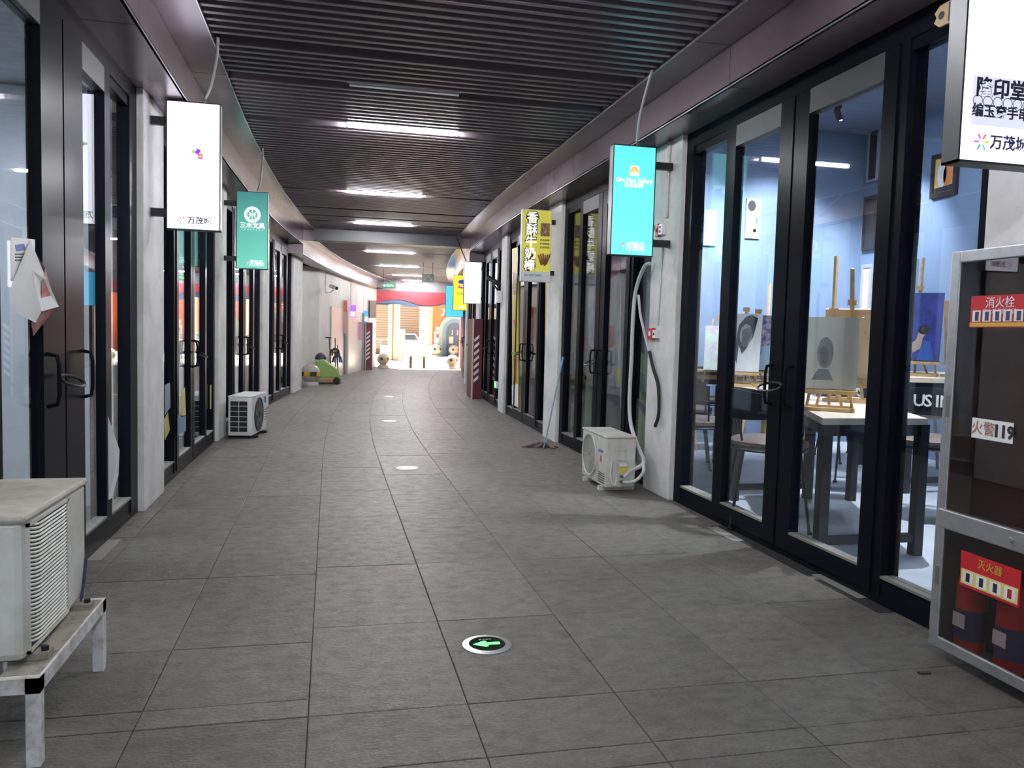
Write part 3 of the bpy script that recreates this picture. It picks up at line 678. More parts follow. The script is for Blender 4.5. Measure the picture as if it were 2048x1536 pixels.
MB().tube([(ux+.006, .60, .01), (ux+.008, .63, .06), (ux+.006, .68, .17)], .006, 6).build('loose_wire', M('blue_black_wire', (.03, .03, .08), .5), t, smooth=True)
for y in (.10, .60): bx('foot', (.02, y-.03, -.019), (ux+.05, y+.03, .004), M('grimy_plate'), t)
for y in (.10, .60): disc('bolt', (ux+.03, y, .01), .013, .02, DARKM, t, ax='z', n=6)

# ------------------------------------------------------------------ fire cabinet by the near right pillar
cx, cy0, cy1, cz0, cz1 = 2.85, 2.36, 3.20, .06, 1.93
t = thing('fire_cabinet', 'aluminium and glass fire hydrant cabinet with red stickers against the pillar', 'cabinet', (cx, cy0, cz0))
W, H = cy1-cy0, cz1-cz0
MAROON = M('cabinet_maroon', (.055, .016, .016), .5)
bx('back_panel', (.16, 0, 0), (.185, W, H), MAROON, t); bx('side_panel', (0, W-.012, 0), (.185, W, H), ALU, t); bx('side_panel', (0, 0, 0), (.185, .012, H), ALU, t)
bx('top_panel', (0, 0, H-.012), (.185, W, H), ALU, t); bx('bottom_panel', (0, 0, 0), (.185, W, .012), ALU, t); bx('shelf', (.01, .012, .60), (.16, W-.012, .63), ALU, t)
for (nm, a, b) in (('stile', (0, .055), (0, H)), ('stile', (W-.055, W), (0, H)), ('rail', (.055, W-.055), (0, .055)), ('rail', (.055, W-.055), (H-.055, H)), ('mid_rail', (.03, W-.02), (.575, .665))):
    bx(nm, (-.028 if nm == 'mid_rail' else -.02, a[0], b[0]), (.0, a[1], b[1]), ALU, t, bevel=.006)
CGL = GLASS('cabinet_glass', (.78, .74, .74), 1.3)
bx('pane', (-.012, .055, .055), (-.008, W-.055, .575), CGL, t); bx('pane', (-.012, .055, .665), (-.008, W-.055, H-.055), CGL, t)
bx('hinge', (-.024, W-.045, .30), (-.018, W-.025, .39), M('hinge_steel', (.4, .4, .4), .3, .9), t); bx('hinge', (-.024, W-.045, 1.10), (-.018, W-.025, 1.20), M('hinge_steel'), t)
disc('knob', (-.03, .40, .62), .012, .02, ALU, t, ax='x')
def lp(x, y, X=cx-.013): p = onx(x, y, X); return (p.y-cy0, p.z-cz0)
# poster, plate and stickers (flat print on the glass)
def quad(name, pts, mat, par, X=-.0135, th=.0012):
    return MB().prism(pts, 'x', X-th, X).build(name, mat, par)
a = lp(1940, 655); b = lp(2047, 590)
ps = quad('hydrant_poster', [(.13, a[1]), (a[0], a[1]), (a[0], b[1]+.005), (.13, b[1]+.005)], REDS, t)
z0, z1 = a[1], b[1]; yl = a[0]
text('消火栓', .052, PAPERW, ps, (-.016, yl-.16, z1-.030), RL, ext=.0006); text('消火栓使用方法', .026, PAPERW, ps, (-.016, yl-.16, z1-.068), RL, ext=.0006)
for k in range(6): 
    q = quad('picture_cell', [(yl-.015-.056*k, z0+.026), (yl-.06-.056*k, z0+.026), (yl-.06-.056*k, z0+.076), (yl-.015-.056*k, z0+.076)], PAPERW, ps, -.016); bx('figure', (-.0185, yl-.05-.056*k, z0+.03), (-.0172, yl-.03-.056*k, z0+.07), M('figure_navy', (.03, .04, .1), .6), q)
bx('yellow_strip', (-.017, .13, z0+.004), (-.0155, yl, z0+.022), M('print_gold', (.6, .35, .05), .5), ps)
a = lp(1943, 872); b = lp(2028, 835)
y0_ = lp(2028, 850)[0]
pl = quad('number_plate', [(y0_, a[1]-.005), (a[0], a[1]-.005), (a[0], a[1]+.085), (y0_, a[1]+.085)], PAPERW, t)
text('火警', .066, M('faded_red', (.35, .12, .09), .6), pl, (-.016, a[0]-.065, a[1]+.038), RL, ext=.0006); text('119', .075, INK, pl, (-.016, a[0]-.175, a[1]+.038), RL, ext=.0006, bold=.003)
st = bx('paper_sticker', (-.015, .30, .98), (-.0135, .345, 1.06), PAPERW, t); bx('print', (-.0162, .305, 1.02), (-.015, .34, 1.05), INK, st)
a = lp(1915, 1140); 
ps = quad('extinguisher_poster', [(.35, .34), (.675, .34), (.675, .50), (.35, .50)], REDS, t)
bx('yellow_panel', (-.0165, .358, .352), (-.0155, .667, .42), M('print_yellow', (.75, .6, .2), .5), ps); text('灭火器', .045, M('print_gold'), ps, (-.0165, .51, .462), RL, ext=.0006)
for k in range(4): 
    q = bx('picture_cell', (-.0175, .598-.076*k, .36), (-.0167, .655-.076*k, .413), PAPERW, ps); bx('figure', (-.0185, .615-.076*k, .366), (-.0177, .637-.076*k, .406), INK if k < 3 else REDP, q)
def extinguisher(x, y, label):
    e = thing('fire_extinguisher', label, 'extinguisher', (x, y, cz0+.014), 0)
    MB().lathe([(.062, 0), (.066, .01), (.066, .30), (.055, .35), (.025, .38), (.022, .40)], n=20).build('cylinder', M('extinguisher_red', (.55, .02, .02), .3), e, smooth=True)
    MB().lathe([(.0668, .06), (.0668, .20)], n=20).build('label_band', M('label_navy', (.05, .06, .14), .5), e, smooth=True)
    bx('label_print', (-.069, -.035, .115), (-.0665, .035, .18), PAPERW, e)
    MB().tube([(0, 0, .40), (0, 0, .44)], .014, 8).build('valve', M('brass'), e); bx('lever', (-.02, -.06, .435), (.02, .05, .45), M('lever_black', (.02, .02, .02), .5), e)
    MB().tube([(0, .03, .42), (.0, .075, .36), (.0, .072, .20)], .009, 6).build('hose', M('lever_black'), e, smooth=True)
extinguisher(cx+.085, cy0+.70, 'red extinguisher at the hinge side inside the glass cabinet'); extinguisher(cx+.085, cy0+.47, 'red extinguisher with a pale tag at the inner side of the cabinet')
# shop number above the studio doors
t = thing('number_plaque', 'gold shop number plaque on the door head beside the studio glass', 'plaque', (3.075, 3.55, 3.19))
GOLD = M('plaque_gold', (.62, .48, .28), .45)
MB().prism([(.10, -.05), (-.25, -.05), (-.25, .06), (.10, .06), (.135, .03), (.12, .005), (.135, -.02)], 'x', -.012, 0).build('plate', GOLD, t)
bx('dark_field', (-.0145, -.24, -.042), (-.012, .035, .052), M('plaque_dark', (.05, .045, .05), .5), t); text('124', .095, M('plaque_pale', (.6, .55, .48), .5), t, (-.016, -.06, .004), RL, bold=.003); disc('seal', (-.013, .085, .005), .02, .003, M('plaque_dark'), t, ax='x', n=14)

# mop
t = thing('mop', 'string mop with a blue-tipped grey handle leaning beside the pillar', 'mop', tuple(onz(1090, 893)))
b0 = onz(1090, 893); tp = onx(1126, 715, 3.03) - b0
dv = tp.normalized()
MB().tube([(0, 0, .06), tuple(tp)], .011, 8).build('handle', M('handle_steel', (.35, .4, .45), .4, .3), t, smooth=True)
MB().tube([tuple(tp-dv*.20), tuple(tp+dv*.01)], .015, 8).build('grip', M('grip_blue', (.15, .4, .6), .5), t, smooth=True)
MB().lathe([(.03, .0), (.05, .02), (.035, .08), (.015, .11)], n=12).build('socket', M('socket_blue', (.2, .35, .45), .5), t, smooth=True)
mp = MB()
for k in range(46):
    a = random.uniform(0, 2*PI); r = random.uniform(.10, .24); e2 = 1.5 if math.cos(a) < 0 else .8
    mp.tube([(0, 0, .05), (math.cos(a)*r*.4, math.sin(a)*r*.4, .045+random.uniform(0, .02)), (math.cos(a)*r*e2, math.sin(a)*r, .010)], .011, 5)
o = mp.build('strings', M('mop_strings', (.30, .23, .19), .9, var=.5, vs=40), t, smooth=True); o['kind'] = 'stuff'
# debris on the floor
p = onz(1848, 1347); tag(MB().box((-.028, -.008, 0), (.028, .008, .008)).build('debris', M('charred', (.03, .025, .02), .8)), 'small charred stick lying on the paving near the fire cabinet', 'debris'); bpy.data.objects['debris'].location = p; bpy.data.objects['debris'].rotation_euler = (0, 0, -.2)
for lab, a, ln in (('loose metal strip on the floor under the studio door sill', (1450, 1068), .42), ('bent metal strip lying by the studio corner pane', (1680, 1172), .46), ('loose metal strip at the foot of the left glass door', (208, 1100), .5)):
    p = onz(*a); o = MB().box((-.045, -ln/2, 0), (.045, ln/2, .004)).build('metal_strip', M('dull_strip', (.33, .32, .29), .5, .4)); o.location = p; tag(o, lab, 'strip')

# ------------------------------------------------------------------ floor guide lights
RIM = M('steel_rim', (.5, .5, .5), .35, .9)
def guide(p, lab, lit=True):
    t = thing('floor_guide_light', lab, 'guide light', (p.x, p.y, 0))
    MB().lathe([(.118, 0), (.118, .004), (.088, .008), (.088, .004)], n=40).build('rim', RIM, t, smooth=True)
    MB().lathe([(.0, .0), (.09, .0), (.09, .0065), (0, .0065)], n=40).build('lens', M('guide_black', (.006, .012, .008), .12), t)
    if lit:
        ar = [(-.068, 0), (-.01, .036), (.004, .026), (-.016, .012), (.062, .014), (.062, -.014), (-.016, -.012), (.004, -.026), (-.01, -.036)]
        MB().prism(ar, 'z', .0066, .0075).build('arrow', E('guide_green', (.08, 1.0, .12), .8), t)
        text('安全出口', .016, M('guide_print', (.3, .4, .35), .5), t, (0, .052, .0072), (0, 0, 0), ext=.0003)
    else:
        disc('painted_cover', (0, 0, .007), .088, .002, M('guide_pale', (.55, .42, .2), .4, emit=(.5, .45, .1), es=.08), t, ax='z'); o = bx('arrow', (-.05, -.015, .0075), (.05, .015, .0085), E('guide_lime', (.35, .9, .15), .22), t)
guide(onz(974, 1290), 'round steel floor guide light with a glowing green arrow'); guide(onz(815, 936.5), 'round floor guide light with a yellow and green face', False)
guide(onz(778, 842), 'pale yellow floor guide light further along the paving', False); guide(onz(776, 793.5), 'pale floor guide light near the far end of the paving', False)

# ------------------------------------------------------------------ painting studio behind the near right glass
STEELB = M('chair_black', (.018, .019, .026), .38, .3)
CUSH = M('brown_cushion', (.13, .095, .085), .5, var=.4, vs=14)
T1, T2 = .98, 1.16
def table(label, poly, z, legs):
    t = thing('work_table', label, 'table', (poly[0][0], poly[0][1], 0), 0, None)
    o0 = Vector(poly[0])
    q = [(p[0]-o0.x, p[1]-o0.y) for p in poly]
    cx_ = sum(p[0] for p in q)/len(q); cy_ = sum(p[1] for p in q)/len(q)
    MB().prism(q, 'z', z-.045, z).build('table_top', TABLETOP, t)
    qi = [(cx_+(p[0]-cx_)*.93, cy_+(p[1]-cy_)*.95) for p in q]
    for k in range(len(qi)):
        a, b = Vector((*qi[k], z-.085)), Vector((*qi[(k+1) % len(qi)], z-.085)); d = (b-a).normalized(); nn = Vector((-d.y, d.x, 0))*.02
        m = MB(); i = 0
        m.prism([(a.x-nn.x, a.y-nn.y), (b.x-nn.x, b.y-nn.y), (b.x+nn.x, b.y+nn.y), (a.x+nn.x, a.y+nn.y)], 'z', z-.125, z-.046).build('apron', STEELB, t)
        bx('leg', (qi[k][0]-.035, qi[k][1]-.035, .004), (qi[k][0]+.035, qi[k][1]+.035, z-.046), STEELB, t)
    a, b = Vector((*qi[0], 0)), Vector((*qi[1], 0)); bx('foot_rail', (a.x, a.y-.02, .10), (b.x, a.y+.02, .16), STEELB, t)
    return t
u = Vector((.40, .9165))
A0, A1 = Vector((3.24, 4.72)), Vector((4.06, 4.72))
A2_, A3_ = A1+u*2.0, A0+u*2.0
table('pale wood table with black steel legs right behind the studio glass', [tuple(A0), tuple(A1), tuple(A2_), tuple(A3_)], T1, 4)
B0, B1 = A3_+u*.03-Vector((.45, 0)), A2_+u*.03-Vector((.45, 0))
table('pale wood table end to end behind the one at the glass', [tuple(B0), tuple(B1), tuple(B1+u*2.3), tuple(B0+u*2.3)], T1, 4)
C0 = Vector((5.55, 6.75)); C1 = C0+Vector((1.15, -.25))
table('pale wood table under the framed pictures on the side wall', [tuple(C0), tuple(C1), tuple(C1+u*1.9), tuple(C0+u*1.9)], T2, 4)

CHS = 1.38
def make_chair(label):
    t = thing('studio_chair', label, 'chair')
    s = CHS
    sh_ = .46*s
    MB().lathe([(.0, 0), (.205*s, 0), (.225*s, .02), (.225*s, .05), (.19*s, .072), (0, .078)], (0, 0, sh_), n=24).build('seat', CUSH, t, smooth=True)
    MB().ring((0, 0, sh_-.01), .215*s, .013, 'z', 28, 6).build('seat_frame', STEELB, t, smooth=True)
    for (sx, sy) in ((-1, -1), (1, -1), (-1, 1), (1, 1)):
        tp = .155*s; bt = .215*s
        top = (sx*tp, sy*tp, sh_-.01); bot = (sx*bt, sy*bt, .006)
        MB().tube([bot, top], .011, 8, .014).build('leg', STEELB, t, smooth=True)
        bx('foot_cap', (bot[0]-.016, bot[1]-.016, .004), (bot[0]+.016, bot[1]+.016, .025), STEELB, t)
    R = .235*s; zb, zt = .62*s, .80*s
    def band(uu, v):
        a = math.radians(200) + uu*math.radians(-220) + PI*0
        zz = zb+(zt-zb)*v - .05*s*(abs(uu-.5)*2)**2*(1 if v > .5 else -.6)
        return (R*math.cos(a), R*math.sin(a)*1.0 + .02, zz)
    m = MB(); m.grid(band, 28, 1); i0 = len(m.v)
    m2 = MB(); m2.grid(lambda a_, b_: [c*(.965 if j < 2 else 1) for j, c in enumerate(band(a_, b_))], 28, 1)
    m.v += m2.v; m.f += [tuple(q+i0 for q in reversed(f)) for f in m2.f]
    n_ = 29*2
    for k in range(28):
        for e in (0, 1): m.f.append((2*k+e, 2*k+2+e, i0+2*k+2+e, i0+2*k+e))
    for k in (0, 28): m.f.append((2*k, 2*k+1, i0+2*k+1, i0+2*k))
    m.build('backrest', STEELB, t, smooth=True)
    for a in (-20, 50, 130, 200):
        aa = math.radians(a); MB().tube([(.20*s*math.cos(aa), .20*s*math.sin(aa), sh_), (R*.97*math.cos(aa), R*.97*math.sin(aa)+.02, zb+.03)], .010, 6).build('back_post', STEELB, t, smooth=True)
    return t
ch0 = make_chair('')
chairs = [   # x, y, facing (the open side), label, lettering
    (3.46, 5.75, 1.16, 'black round-back chair with a brown cushion between the glass and the front table', None),
    (3.57, 7.25, 1.16, 'black round-back chair with a worn brown cushion near the corner pane', None),
    (4.02, 8.5, 1.16, 'black round-back chair deep in the studio beside the rear table', None),
    (5.02, 5.80, -.85, 'black round-back chair with white capitals across its back', 'USINE'),
    (5.06, 6.97, -1.2, 'black round-back chair with capitals, half hidden behind the easels', 'USINE'),
    (5.68, 8.3, -1.98, 'plain black round-back chair behind the rear table', None),
    (5.98, 5.95, 2.9, 'black round-back chair facing the table under the framed pictures', None),
    (6.55, 8.95, .2, 'black chair against the far corner of the blue walls', None),
    (5.0, 9.75, -.4, 'black round-back chair at the far end of the studio', None)]
for i, (x, y, rz, lab, le) in enumerate(chairs):
    c = ch0 if i == 0 else copytree(ch0)
    c.location = (x, y, .004); c.rotation_euler = (0, 0, rz - PI/2 if False else rz); c['label'] = lab; c['group'] = 'studio chairs'
for i, (x, y, rz, lab, le) in enumerate(chairs):
    if le:
        c = [o for o in bpy.data.objects if o.get('label') == lab][0]
        R = .235*CHS
        for k, chh in enumerate(le):
            a = PI/2 + (2-k)*.24; 
            text(chh, .15, WHT if False else PAPERW, c, (R*.94*math.cos(a), R*.94*math.sin(a)+.02, .715*CHS-.005), (PI/2, 0, a-PI/2), bold=.002)

def easel(label, x, y, z, rz, w_, h_, face, s=1.0, mast=.35, showback=False, group='easels in the studio'):
    """table easel: box foot, two front legs, mast; the canvas it carries is a thing of its own"""
    t = thing('easel', label, 'easel', (x, y, z), rz, None)
    W = w_/2
    bx('base_board', (-W*.9, -.16*s, 0), (W*.9, -.12*s, .028), WOODO, t); bx('base_board', (-W*.9, .12*s, 0), (W*.9, .16*s, .028), WOODO, t)
    for sx in (-1, 1): bx('base_side', (sx*W*.9-.012, -.16*s, 0), (sx*W*.9+.012, .16*s, .028), WOODO, t)
    zb = .16*s; lean = .28
    bx('tray', (-W*1.05, -.075, zb-.037), (W*1.05, -.005, zb-.0075), WOODO, t)
    for sx in (-1, 1):
        MB().tube([(sx*W*.88, -.01, .024), (sx*W*.40, .03+h_*lean*.85, zb+h_*.85)], .013, 4).build('leg', WOODO, t)
        MB().tube([(sx*W*.5, .14*s, .02), (sx*W*.3, .0, zb+.02)], .012, 4).build('prop', WOODO, t)
    MB().tube([(0, .02, zb-.02), (0, .026+(h_+mast)*lean, zb+h_+mast)], .017, 4).build('mast', WOODO, t)
    MB().tube([(0, .14*s, .03), (0, .02+h_*lean*.9, zb+h_*.8)], .012, 4).build('prop', WOODO, t)
    bx('top_clamp', (-.035, -.02+h_*lean, zb+h_+.004), (.035, .035+h_*lean, zb+h_+.05), WOODO, t)
    return t
def canvas(label, x, y, z, rz, w_, h_, mat, deco=None, lean=.28, s=1.0, tilt=None):
    t = thing('canvas', label, 'painting', (x, y, z+.16*s), rz)
    a = math.atan(lean)
    def pl(px, pz, d): return (px, -.045 - d*math.cos(a) + pz*math.sin(a), pz*math.cos(a) + d*math.sin(a))
    def panel(nm, x0, x1, z0, z1, d0, d1, m_, par=t):
        q = [pl(x0, z0, d0), pl(x1, z0, d0), pl(x1, z1, d0), pl(x0, z1, d0), pl(x0, z0, d1), pl(x1, z0, d1), pl(x1, z1, d1), pl(x0, z1, d1)]
        m = MB(); m.v = q; m.f = [(0, 1, 2, 3), (7, 6, 5, 4), (0, 4, 5, 1), (1, 5, 6, 2), (2, 6, 7, 3), (3, 7, 4, 0)]; return m.build(nm, m_, par)
    W = w_/2
    panel('painted_sheet', -W, W, 0, h_, .0, .006, mat)
    for (x0, x1, z0, z1) in ((-W, -W+.045, 0, h_), (W-.045, W, 0, h_), (-W+.045, W-.045, 0, .045), (-W+.045, W-.045, h_-.045, h_), (-.022, .022, .045, h_-.045)):
        panel('stretcher_bar', x0, x1, z0, z1, -.022, -.0005, WOODO)
    for dn, pts, m_ in (deco or []):
        m = MB(); i = len(pts)
        m.v = [pl(p[0]*W, p[1]*h_, .0065) for p in pts] + [pl(p[0]*W, p[1]*h_, .0085) for p in pts]
        m.f = [tuple(range(i)), tuple(range(2*i-1, i-1, -1))] + [(k, (k+1) % i, i+(k+1) % i, i+k) for k in range(i)]
        m.build(dn, m_, t)
    return t
def blob(cx_, cy_, rx, ry, n=14, a0=0, a1=2*PI, j=.0):
    return [(cx_+rx*math.cos(a0+(a1-a0)*k/n), cy_+ry*math.sin(a0+(a1-a0)*k/n)) for k in range(n)]
PALE = M('canvas_pale', (.62, .64, .66), .6); SKIN = M('paint_skin', (.50, .36, .30), .6); HAIR = M('paint_black', (.02, .02, .028), .6); PGREY = M('paint_grey', (.22, .22, .24), .7, var=.3, vs=12)
PBLUE = M('paint_blue', (.012, .03, .30), .5, var=.5, vs=7, col2=(.005, .01, .12)); PSKY = M('paint_sky', (.08, .28, .6), .6); PGREEN = M('paint_green', (.10, .28, .16), .6); CREAM = M('canvas_cream', (.60, .58, .50), .6)
MULTI = M('paint_mosaic', (.05, .07, .25), .6, var=1, vs=16, col2=(.55, .42, .35))
# front table: white portrait canvas, sketch canvas, canvas seen from behind
def on_table(x, y, T): p = onz(x, y, T); return p
e1 = Vector((4.42, 7.95, T1))
easel('wooden table easel carrying the black-haired portrait', e1.x, e1.y, T1, -.62, .36, .66, None, mast=.02)
canvas('white canvas with a long black-haired portrait on a table easel', e1.x, e1.y, T1, -.62, .36, .66, PALE, [
    ('hair', [(.05, .95), (-.35, .80), (-.45, .55), (-.42, .2), (-.30, .12), (-.28, .45), (-.05, .30), (.2, .40), (.55, .60), (.75, .92), (.4, .98)], HAIR),
    ('face', blob(.12, .62, .38, .20), PALE), ('eye', blob(-.02, .66, .10, .015), HAIR), ('eye', blob(.30, .68, .10, .015), HAIR), ('nose', [(.12, .66), (.08, .56), (.18, .56)], PGREY), ('mouth', blob(.12, .50, .13, .014), PGREY)])
e2 = Vector((3.67, 5.28, T1))
easel('wooden table easel holding the pencil head sketch, mast tilted high', e2.x, e2.y, T1, -.60, .36, .56, None, mast=.46)
canvas('cream canvas with a small grey pencil head sketch', e2.x, e2.y, T1, -.60, .36, .56, CREAM, [('hair', blob(-.25, .50, .32, .22), PGREY), ('face', blob(-.30, .46, .20, .13), PALE), ('shoulder', [(-.75, .12), (.1, .12), (-.1, .27), (-.5, .27)], PGREY)])
e3 = Vector((4.40, 6.02, T1))
easel('wooden table easel turned away, showing its back', e3.x, e3.y, T1, 2.35, .44, .66, None, mast=.30)
canvas('canvas seen from behind with its wooden stretcher bars', e3.x, e3.y, T1, 2.35, .44, .66, M('raw_canvas', (.50, .40, .27), .8))
e4 = Vector((4.55, 8.4, T1))
easel('wooden table easel with the mosaic-coloured canvas', 4.80, 8.40, T1, -.75, .40, .66, None, mast=.05)
canvas('canvas covered with a dark mosaic of many colours above pale blue', 4.80, 8.40, T1, -.75, .40, .66, M('canvas_blue_pale', (.34, .45, .62), .6), [('mosaic', [(-.9, .45), (.9, .45), (.9, 1.0), (-.4, 1.0)], MULTI), ('mosaic', [(-.6, .15), (.3, .12), (.6, .45), (-.7, .45)], M('paint_mosaic2', (.06, .10, .4), .6, var=.9, vs=10, col2=(.4, .42, .55)))])
e5 = Vector((5.98, 7.2, T2))
easel('wooden table easel carrying the deep blue painting', e5.x, e5.y, T2, -.80, .48, .74, None, mast=.36)
canvas('deep blue painting of a figure with a raised arm', e5.x, e5.y, T2, -.80, .48, .74, PBLUE, [
    ('arm', [(-.30, .05), (.25, .18), (.30, .33), (.42, .40), (.30, .50), (.12, .42), (.05, .30), (-.45, .16)], SKIN), ('head', blob(.32, .45, .22, .07), HAIR), ('sleeve', [(-.85, .0), (-.1, .0), (-.05, .14), (-.5, .15)], PSKY), ('body', [(.1, .0), (.8, .0), (.62, .28), (.3, .30)], M('paint_mid_blue', (.03, .10, .42), .6))])
e6 = Vector((6.45, 7.0, T2))
easel('wooden table easel turned towards the side wall by the cabinet', e6.x, e6.y, T2, 2.2, .42, .66, None, mast=.34)
canvas('canvas seen from behind on the easel nearest the side wall', e6.x, e6.y, T2, 2.2, .42, .66, M('raw_canvas'))
# floor easels near the back wall
for i, (xx, yy, lab) in enumerate(((5.0, 9.6, 'tall wooden floor easel under the print with the black-haired figure'), (5.75, 9.7, 'tall wooden floor easel holding a pale landscape sheet'), (4.55, 9.9, 'tall wooden floor easel half hidden behind the corner pane'))):
    t = thing('floor_easel', lab, 'easel', (xx, yy, .004), -.5)
    for sx in (-1, 1): MB().tube([(sx*.30, -.12, 0), (sx*.10, .10, 1.75)], .018, 4).build('leg', WOODO, t)
    MB().tube([(0, .45, 0), (0, .12, 1.7)], .018, 4).build('rear_leg', WOODO, t); MB().tube([(0, -.02, .5), (0, .16, 2.25)], .02, 4).build('mast', WOODO, t)
    bx('crossbar', (-.30, -.02, .95), (.30, .03, 1.0), WOODO, t); bx('tray', (-.33, -.11, 1.05), (.33, .0, 1.08), WOODO, t); bx('clamp', (-.05, .05, 1.72), (.05, .12, 1.80), WOODO, t)
canvas('pale grey-blue landscape sheet on a floor easel', 5.75, 9.62, .92, -.5, .50, .62, M('landscape_sheet', (.50, .55, .58), .6, var=.3, vs=4, col2=(.25, .45, .5)), [('hill', [(-1, .30), (-.2, .42), (.6, .33), (1, .38), (1, .25), (-1, .22)], M('paint_teal', (.08, .25, .3), .6))])
canvas('light watercolour sheet on the floor easel under the figure print', 5.0, 9.52, .92, -.5, .46, .60, M('watercolour', (.50, .60, .55), .6, var=.4, vs=6, col2=(.45, .30, .42)))
# pictures on the blue walls (generic stand-ins)
def wall_picture(label, px0, px1, plane, frame, sheet, deco=(), fw=.06):
    if plane == 'back':
        a, b = ony(*px0, 10.39), ony(*px1, 10.39); w_, h_ = b.x-a.x, a.z-b.z; t = thing('framed_picture', label, 'picture', (a.x, 10.40, b.z), 0)
    else:
        a, b = onx(*px0, 7.59), onx(*px1, 7.59); w_, h_ = a.y-b.y, a.z-b.z; t = thing('framed_picture', label, 'picture', (7.60, a.y, b.z), -PI/2)
    if frame:
        for (x0, x1, z0, z1) in ((0, fw, 0, h_), (w_-fw, w_, 0, h_), (fw, w_-fw, 0, fw), (fw, w_-fw, h_-fw, h_)): bx('frame_bar', (x0, -.045, z0), (x1, 0, z1), frame, t)
    bx('picture_sheet', (fw if frame else 0, -.03, fw if frame else 0), (w_-(fw if frame else 0), -.004, h_-(fw if frame else 0)), sheet, t)
    for nm, pts, m_ in deco:
        MB().prism([(p[0]*w_, p[1]*h_) for p in pts], 'y', -.033, -.030).build(nm, m_, t)
    return t
SILV = M('frame_silver', (.5, .48, .5), .4, .4); DKF = M('frame_dark', (.025, .02, .02), .4); DKS = M('sheet_dark', (.03, .025, .035), .5)
head = lambda c, k=1.0: [('face', blob(.46, .62, .13*k, .12*k), SKIN), ('shoulders', [(.15, .12), (.85, .12), (.72, .38), (.55, .44), (.38, .44), (.25, .36)], c)]
wall_picture('dark portrait of a woman in a silver frame, upper row', (1808, 262), (1844, 345), 'side', SILV, DKS, head(HAIR) + [('hair', blob(.46, .76, .16, .07), HAIR)])
wall_picture('dark portrait with a bright blue hat in a dark frame, lower row', (1795, 398), (1835, 492), 'side', DKF, DKS, head(M('paint_ochre', (.25, .14, .05), .6)) + [('hat', blob(.46, .76, .17, .09), M('paint_ultra', (.03, .12, .5), .6))])
wall_picture('narrow silver-framed picture by the blue corner', (1741, 262), (1757, 360), 'side', SILV, DKS, fw=.03)
wall_picture('narrow dark picture below the silver one at the blue corner', (1732, 395), (1752, 498), 'side', DKF, DKS, fw=.04)
wall_picture('silver-framed grey picture partly behind the blue painting', (1797, 522), (1832, 600), 'side', SILV, PGREY)
wall_picture('small orange and yellow picture in a dark frame near the sign', (1868, 312), (1915, 388), 'side', DKF, M('sheet_amber', (.60, .42, .14), .5), [('figure', blob(.42, .52, .18, .30), PALE), ('figure', blob(.64, .48, .17, .27), M('paint_orange', (.6, .2, .07), .6)), ('band', [(.15, .12), (.85, .12), (.85, .25), (.15, .22)], DKS)])
wall_picture('tall silver-framed picture low beside the corner', (1727, 530), (1742, 635), 'side', SILV, PALE, fw=.05)
wall_picture('print of a standing black-haired figure in a pale robe', (1493, 397), (1518, 478), 'back', None, CREAM, [('hair', blob(.35, .82, .28, .14), HAIR), ('robe', [(.05, .05), (.75, .05), (.70, .45), (.5, .66), (.2, .66), (.05, .4)], PALE), ('leaf', blob(.75, .45, .10, .12), PGREEN), ('flower', blob(.6, .2, .12, .05), M('paint_rose', (.5, .08, .08), .6))])
wall_picture('pale print of a figure in a long yellow-green dress', (1409, 420), (1430, 492), 'back', None, M('sheet_aqua', (.30, .55, .55), .6), [('dress', [(.1, .02), (.85, .02), (.55, .55), (.45, .8), (.38, .55)], M('paint_lime', (.55, .62, .30), .6))])
wall_picture('stack of small colourful prints beside the door stile', (1612, 365), (1626, 452), 'back', None, M('sheet_mix', (.35, .10, .06), .6, var=1, vs=9, col2=(.5, .4, .15)))
# a small stool and a potted sheet box by the side wall
t = thing('wooden_stool', 'low wooden stool against the side wall', 'stool', (7.0, 8.2, .004))
disc('seat', (0, 0, .62), .19, .035, WOODL, t, ax='z')
for k in range(4): a = PI/4+PI/2*k; MB().tube([(.18*math.cos(a), .18*math.sin(a), 0), (.12*math.cos(a), .12*math.sin(a), .60)], .018, 6).build('leg', WOODL, t)
tag(bx('storage_crate', (5.9, 9.55, .004), (6.45, 9.95, .42), M('crate_yellow', (.50, .34, .08), .5)), 'yellow storage crate on the studio floor by the back wall', 'crate')
# studio lights: track spots
for i, (x, y, lx, ly, lab, en) in enumerate(((4.6, 8.6, 4.9, 10.4, 'black track spotlight aimed at the figure print', 90), (5.9, 8.6, 6.2, 10.4, 'black track spotlight aimed at the empty back wall', 110), (6.3, 9.2, 7.6, 9.6, 'black track spotlight aimed into the blue corner', 70), (6.2, 6.2, 7.6, 6.3, 'black track spotlight aimed at the amber picture', 160), (4.6, 5.6, 4.3, 6.0, 'black track spotlight over the front table', 130))):
    t = thing('track_spotlight', lab, 'spotlight', (x, y, 4.52))
    d = Vector((lx-x, ly-y, -2.2 if i < 4 else -3.2)).normalized()
    bx('mount', (-.03, -.03, -.06), (.03, .03, 0), STEELB, t); MB().tube([(0, 0, -.10)-0*d if False else tuple(Vector((0, 0, -.12))-d*.06), tuple(Vector((0, 0, -.12))+d*.08)], .04, 12).build('can', STEELB, t, smooth=True)
    disc('lamp_face', tuple(Vector((0, 0, -.12))+d*.083), .028, .002, E('spot_face', (1, .97, .92), 6), t, ax='z')
    l = bpy.data.lights.new('spot_lamp', 'SPOT'); l.energy = en*2.2; l.spot_size = 1.25; l.spot_blend = .6; l.shadow_soft_size = .04; l.color = (.92, .96, 1)
    lo = bpy.data.objects.new('spot_lamp', l); COL.objects.link(lo); lo.parent = t; lo.location = Vector((0, 0, -.12))+d*.09; lo.rotation_euler = d.to_track_quat('-Z', 'Y').to_euler()
